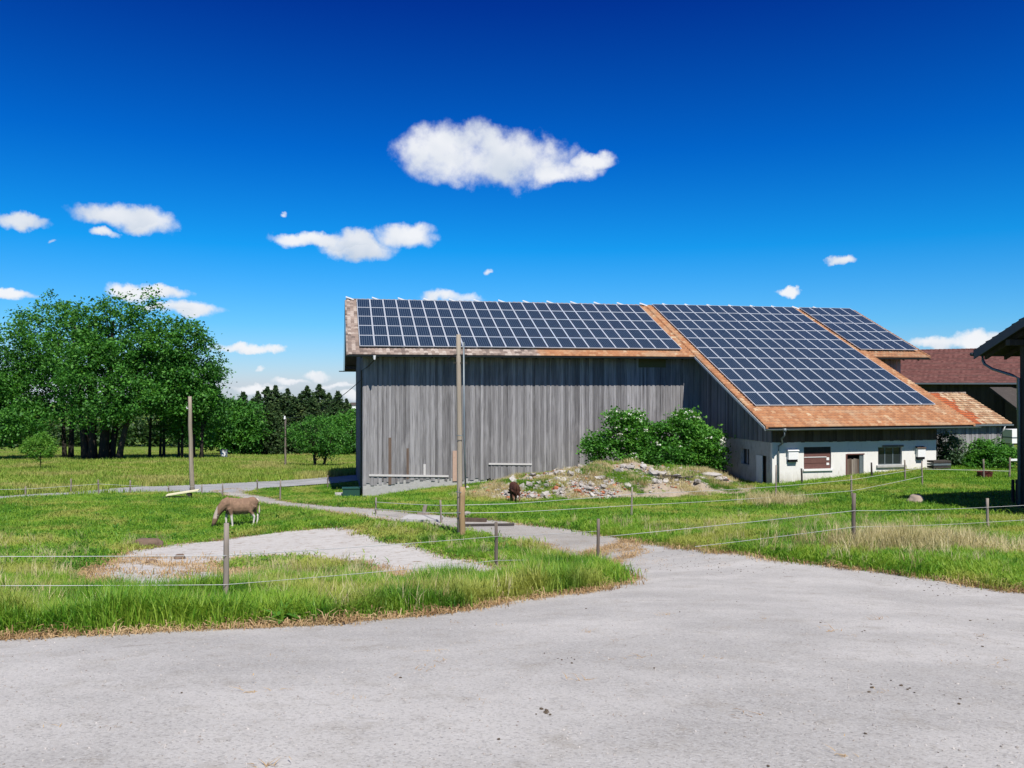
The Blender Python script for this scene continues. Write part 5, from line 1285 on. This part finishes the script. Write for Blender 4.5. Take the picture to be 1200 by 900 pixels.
# meadow beyond the road
P = fan(50, 200, 90000, -.95, .05, 1); P = P[free(P) & beyond_road(P)]
scatter('meadow_grass', 'tall yellowish green meadow beyond the field road', P, C_FIELD, .7, 1.2, np.clip(.8 + .3 * fbm(P[:, 0], P[:, 1], .2), .4, 1.2))
# dry patches
c = gp(1085, 645); P = np.column_stack([RNG.normal(c.x, 1.15, 420), RNG.normal(c.y, .8, 420)]); P = P[free(P)]
scatter('dry_grass', 'tall dry straw coloured grass on the right bank', P, C_DRY, .6, 1.05)
P = fan(9, 30, 1300, -.7, .74); P = P[free(P)]
scatter('dry_stalks', 'single dry stalks standing in the grass', P, C_DRY, .5, .9)
c = gp(908, 592); P = np.column_stack([RNG.normal(c.x, .7, 160), RNG.normal(c.y, 1.0, 160)])
scatter('dry_grass', 'dry grass tuft at the downpipe end of the lean-to', P, C_DRY, .8, 1.3)
# straw rims along yard, pad
def rim(pol, wid, n, ymax=60, bias=0):
    q = np.array([(p.x, p.y) for p in pol]); seg = np.roll(q, -1, 0) - q; L = np.linalg.norm(seg, axis=1); wgt = L / np.maximum(q[:, 1], 4); wgt[(q[:, 1] < 6)] = 0; wgt /= wgt.sum()
    i = RNG.choice(len(q), n, p=wgt); return q[i] + seg[i] * RNG.random((n, 1)) + RNG.normal(0, wid, (n, 2))
P = rim(YARD, .16, 9000); scatter('straw', 'dead brown grass fringe along the yard edge', P, C_STRAW, .6, 1.3)
P = rim(PAD, .20, 900); scatter('straw', 'dead brown grass fringe round the concrete pad', P, C_STRAW, .7, 1.6)
P = fan(18, 24, 550, -.55, -.28); P = P[inside(P, PAD)]; scatter('straw', 'trampled straw on the front of the concrete pad', P[fbm(P[:, 0], P[:, 1], 2.2) > .0], C_STRAW, .8, 1.8)
P = rim(TRACK, .18, 1500); scatter('straw', 'dead grass fringe along the track', P, C_STRAW, .7, 1.3, .6)
# heap vegetation
P = np.column_stack([RNG.uniform(-3.5, 14, 7000), RNG.uniform(45, 54, 7000)]); k = (hmound(P[:, 0], P[:, 1]) > .02) & (fbm(P[:, 0], P[:, 1], 1.3) > .12); P = P[k]
scatter('heap_grass', 'weeds and grass growing over the rubble heap', P, C_FAR, .3, .5, None, zall)
P = np.column_stack([RNG.uniform(-3.5, 14, 3500), RNG.uniform(45, 54, 3500)]); k = (hmound(P[:, 0], P[:, 1]) > .02) & (fbm(P[:, 0] + 9, P[:, 1], 1.0) > .1); P = P[k]
scatter('heap_dry_grass', 'dry grass on the rubble heap', P, C_DRYFAR, .3, .55, None, zall)
RUB = collection('rubc', [bpy.data.objects.new('chip', stone_mesh(60 + k)) for k in range(4)] + [bpy.data.objects.new('chip', stone_mesh(70, M_BRICK))])
P = []
for x0, x1, y0, y1, n in ZONES:
    for k in range(n * 14):
        g = on_heap(random.uniform(x0, x1), random.uniform(y0, y1)); P.append((g.x + random.gauss(0, .25), g.y + random.gauss(0, .35)))
scatter('rubble_chips', 'broken stone chips strewn over the heap', np.array(P), RUB, .07, .22, .75, zall)
# pebbles and droppings on the yard
PEB = collection('pebc', [bpy.data.objects.new('pebble', stone_mesh(100 + k)) for k in range(4)])
P = fan(3.2, 16, 4200, -.75, .75, 1); P = P[inside(P, YARD)]
scatter('pebbles', 'small loose pebbles on the yard', P, PEB, .006, .018, None, lambda x, y: zt(x, y) + .012)
DRT = collection('drtc', [bpy.data.objects.new('dirt', stone_mesh(200 + k, material('dirt', plain((.09, .07, .05), .3), .95, .1, (.3, .01)))) for k in range(3)])
def blot(px, py, n, sp): g = gp(px, py); return np.column_stack([RNG.normal(g.x, sp, n), RNG.normal(g.y, sp * 1.3, n)])
P = np.concatenate([fan(3.5, 20, 70, -.75, .75), blot(780, 655, 90, .8), blot(850, 668, 40, .7), blot(810, 662, 50, .6), blot(640, 838, 8, .04), blot(667, 776, 6, .05), blot(1060, 810, 10, .12), blot(1110, 688, 60, .5)])
scatter('dirt_crumbs', 'dark crumbs of dirt and droppings on the yard', P, DRT, .010, .032, .5, lambda x, y: zt(x, y) + .014)
P = np.concatenate([fan(4, 10, 60, -.7, .7), blot(770, 660, 60, .9), blot(700, 640, 60, .9), blot(620, 628, 60, .8)]); P = P[inside(P, YARD) | inside(P, TRACK)]
scatter('straw', 'wisps of straw blown over the yard and track', P, C_STRAW, .25, .7, .18)
bpy.context.view_layer.update()
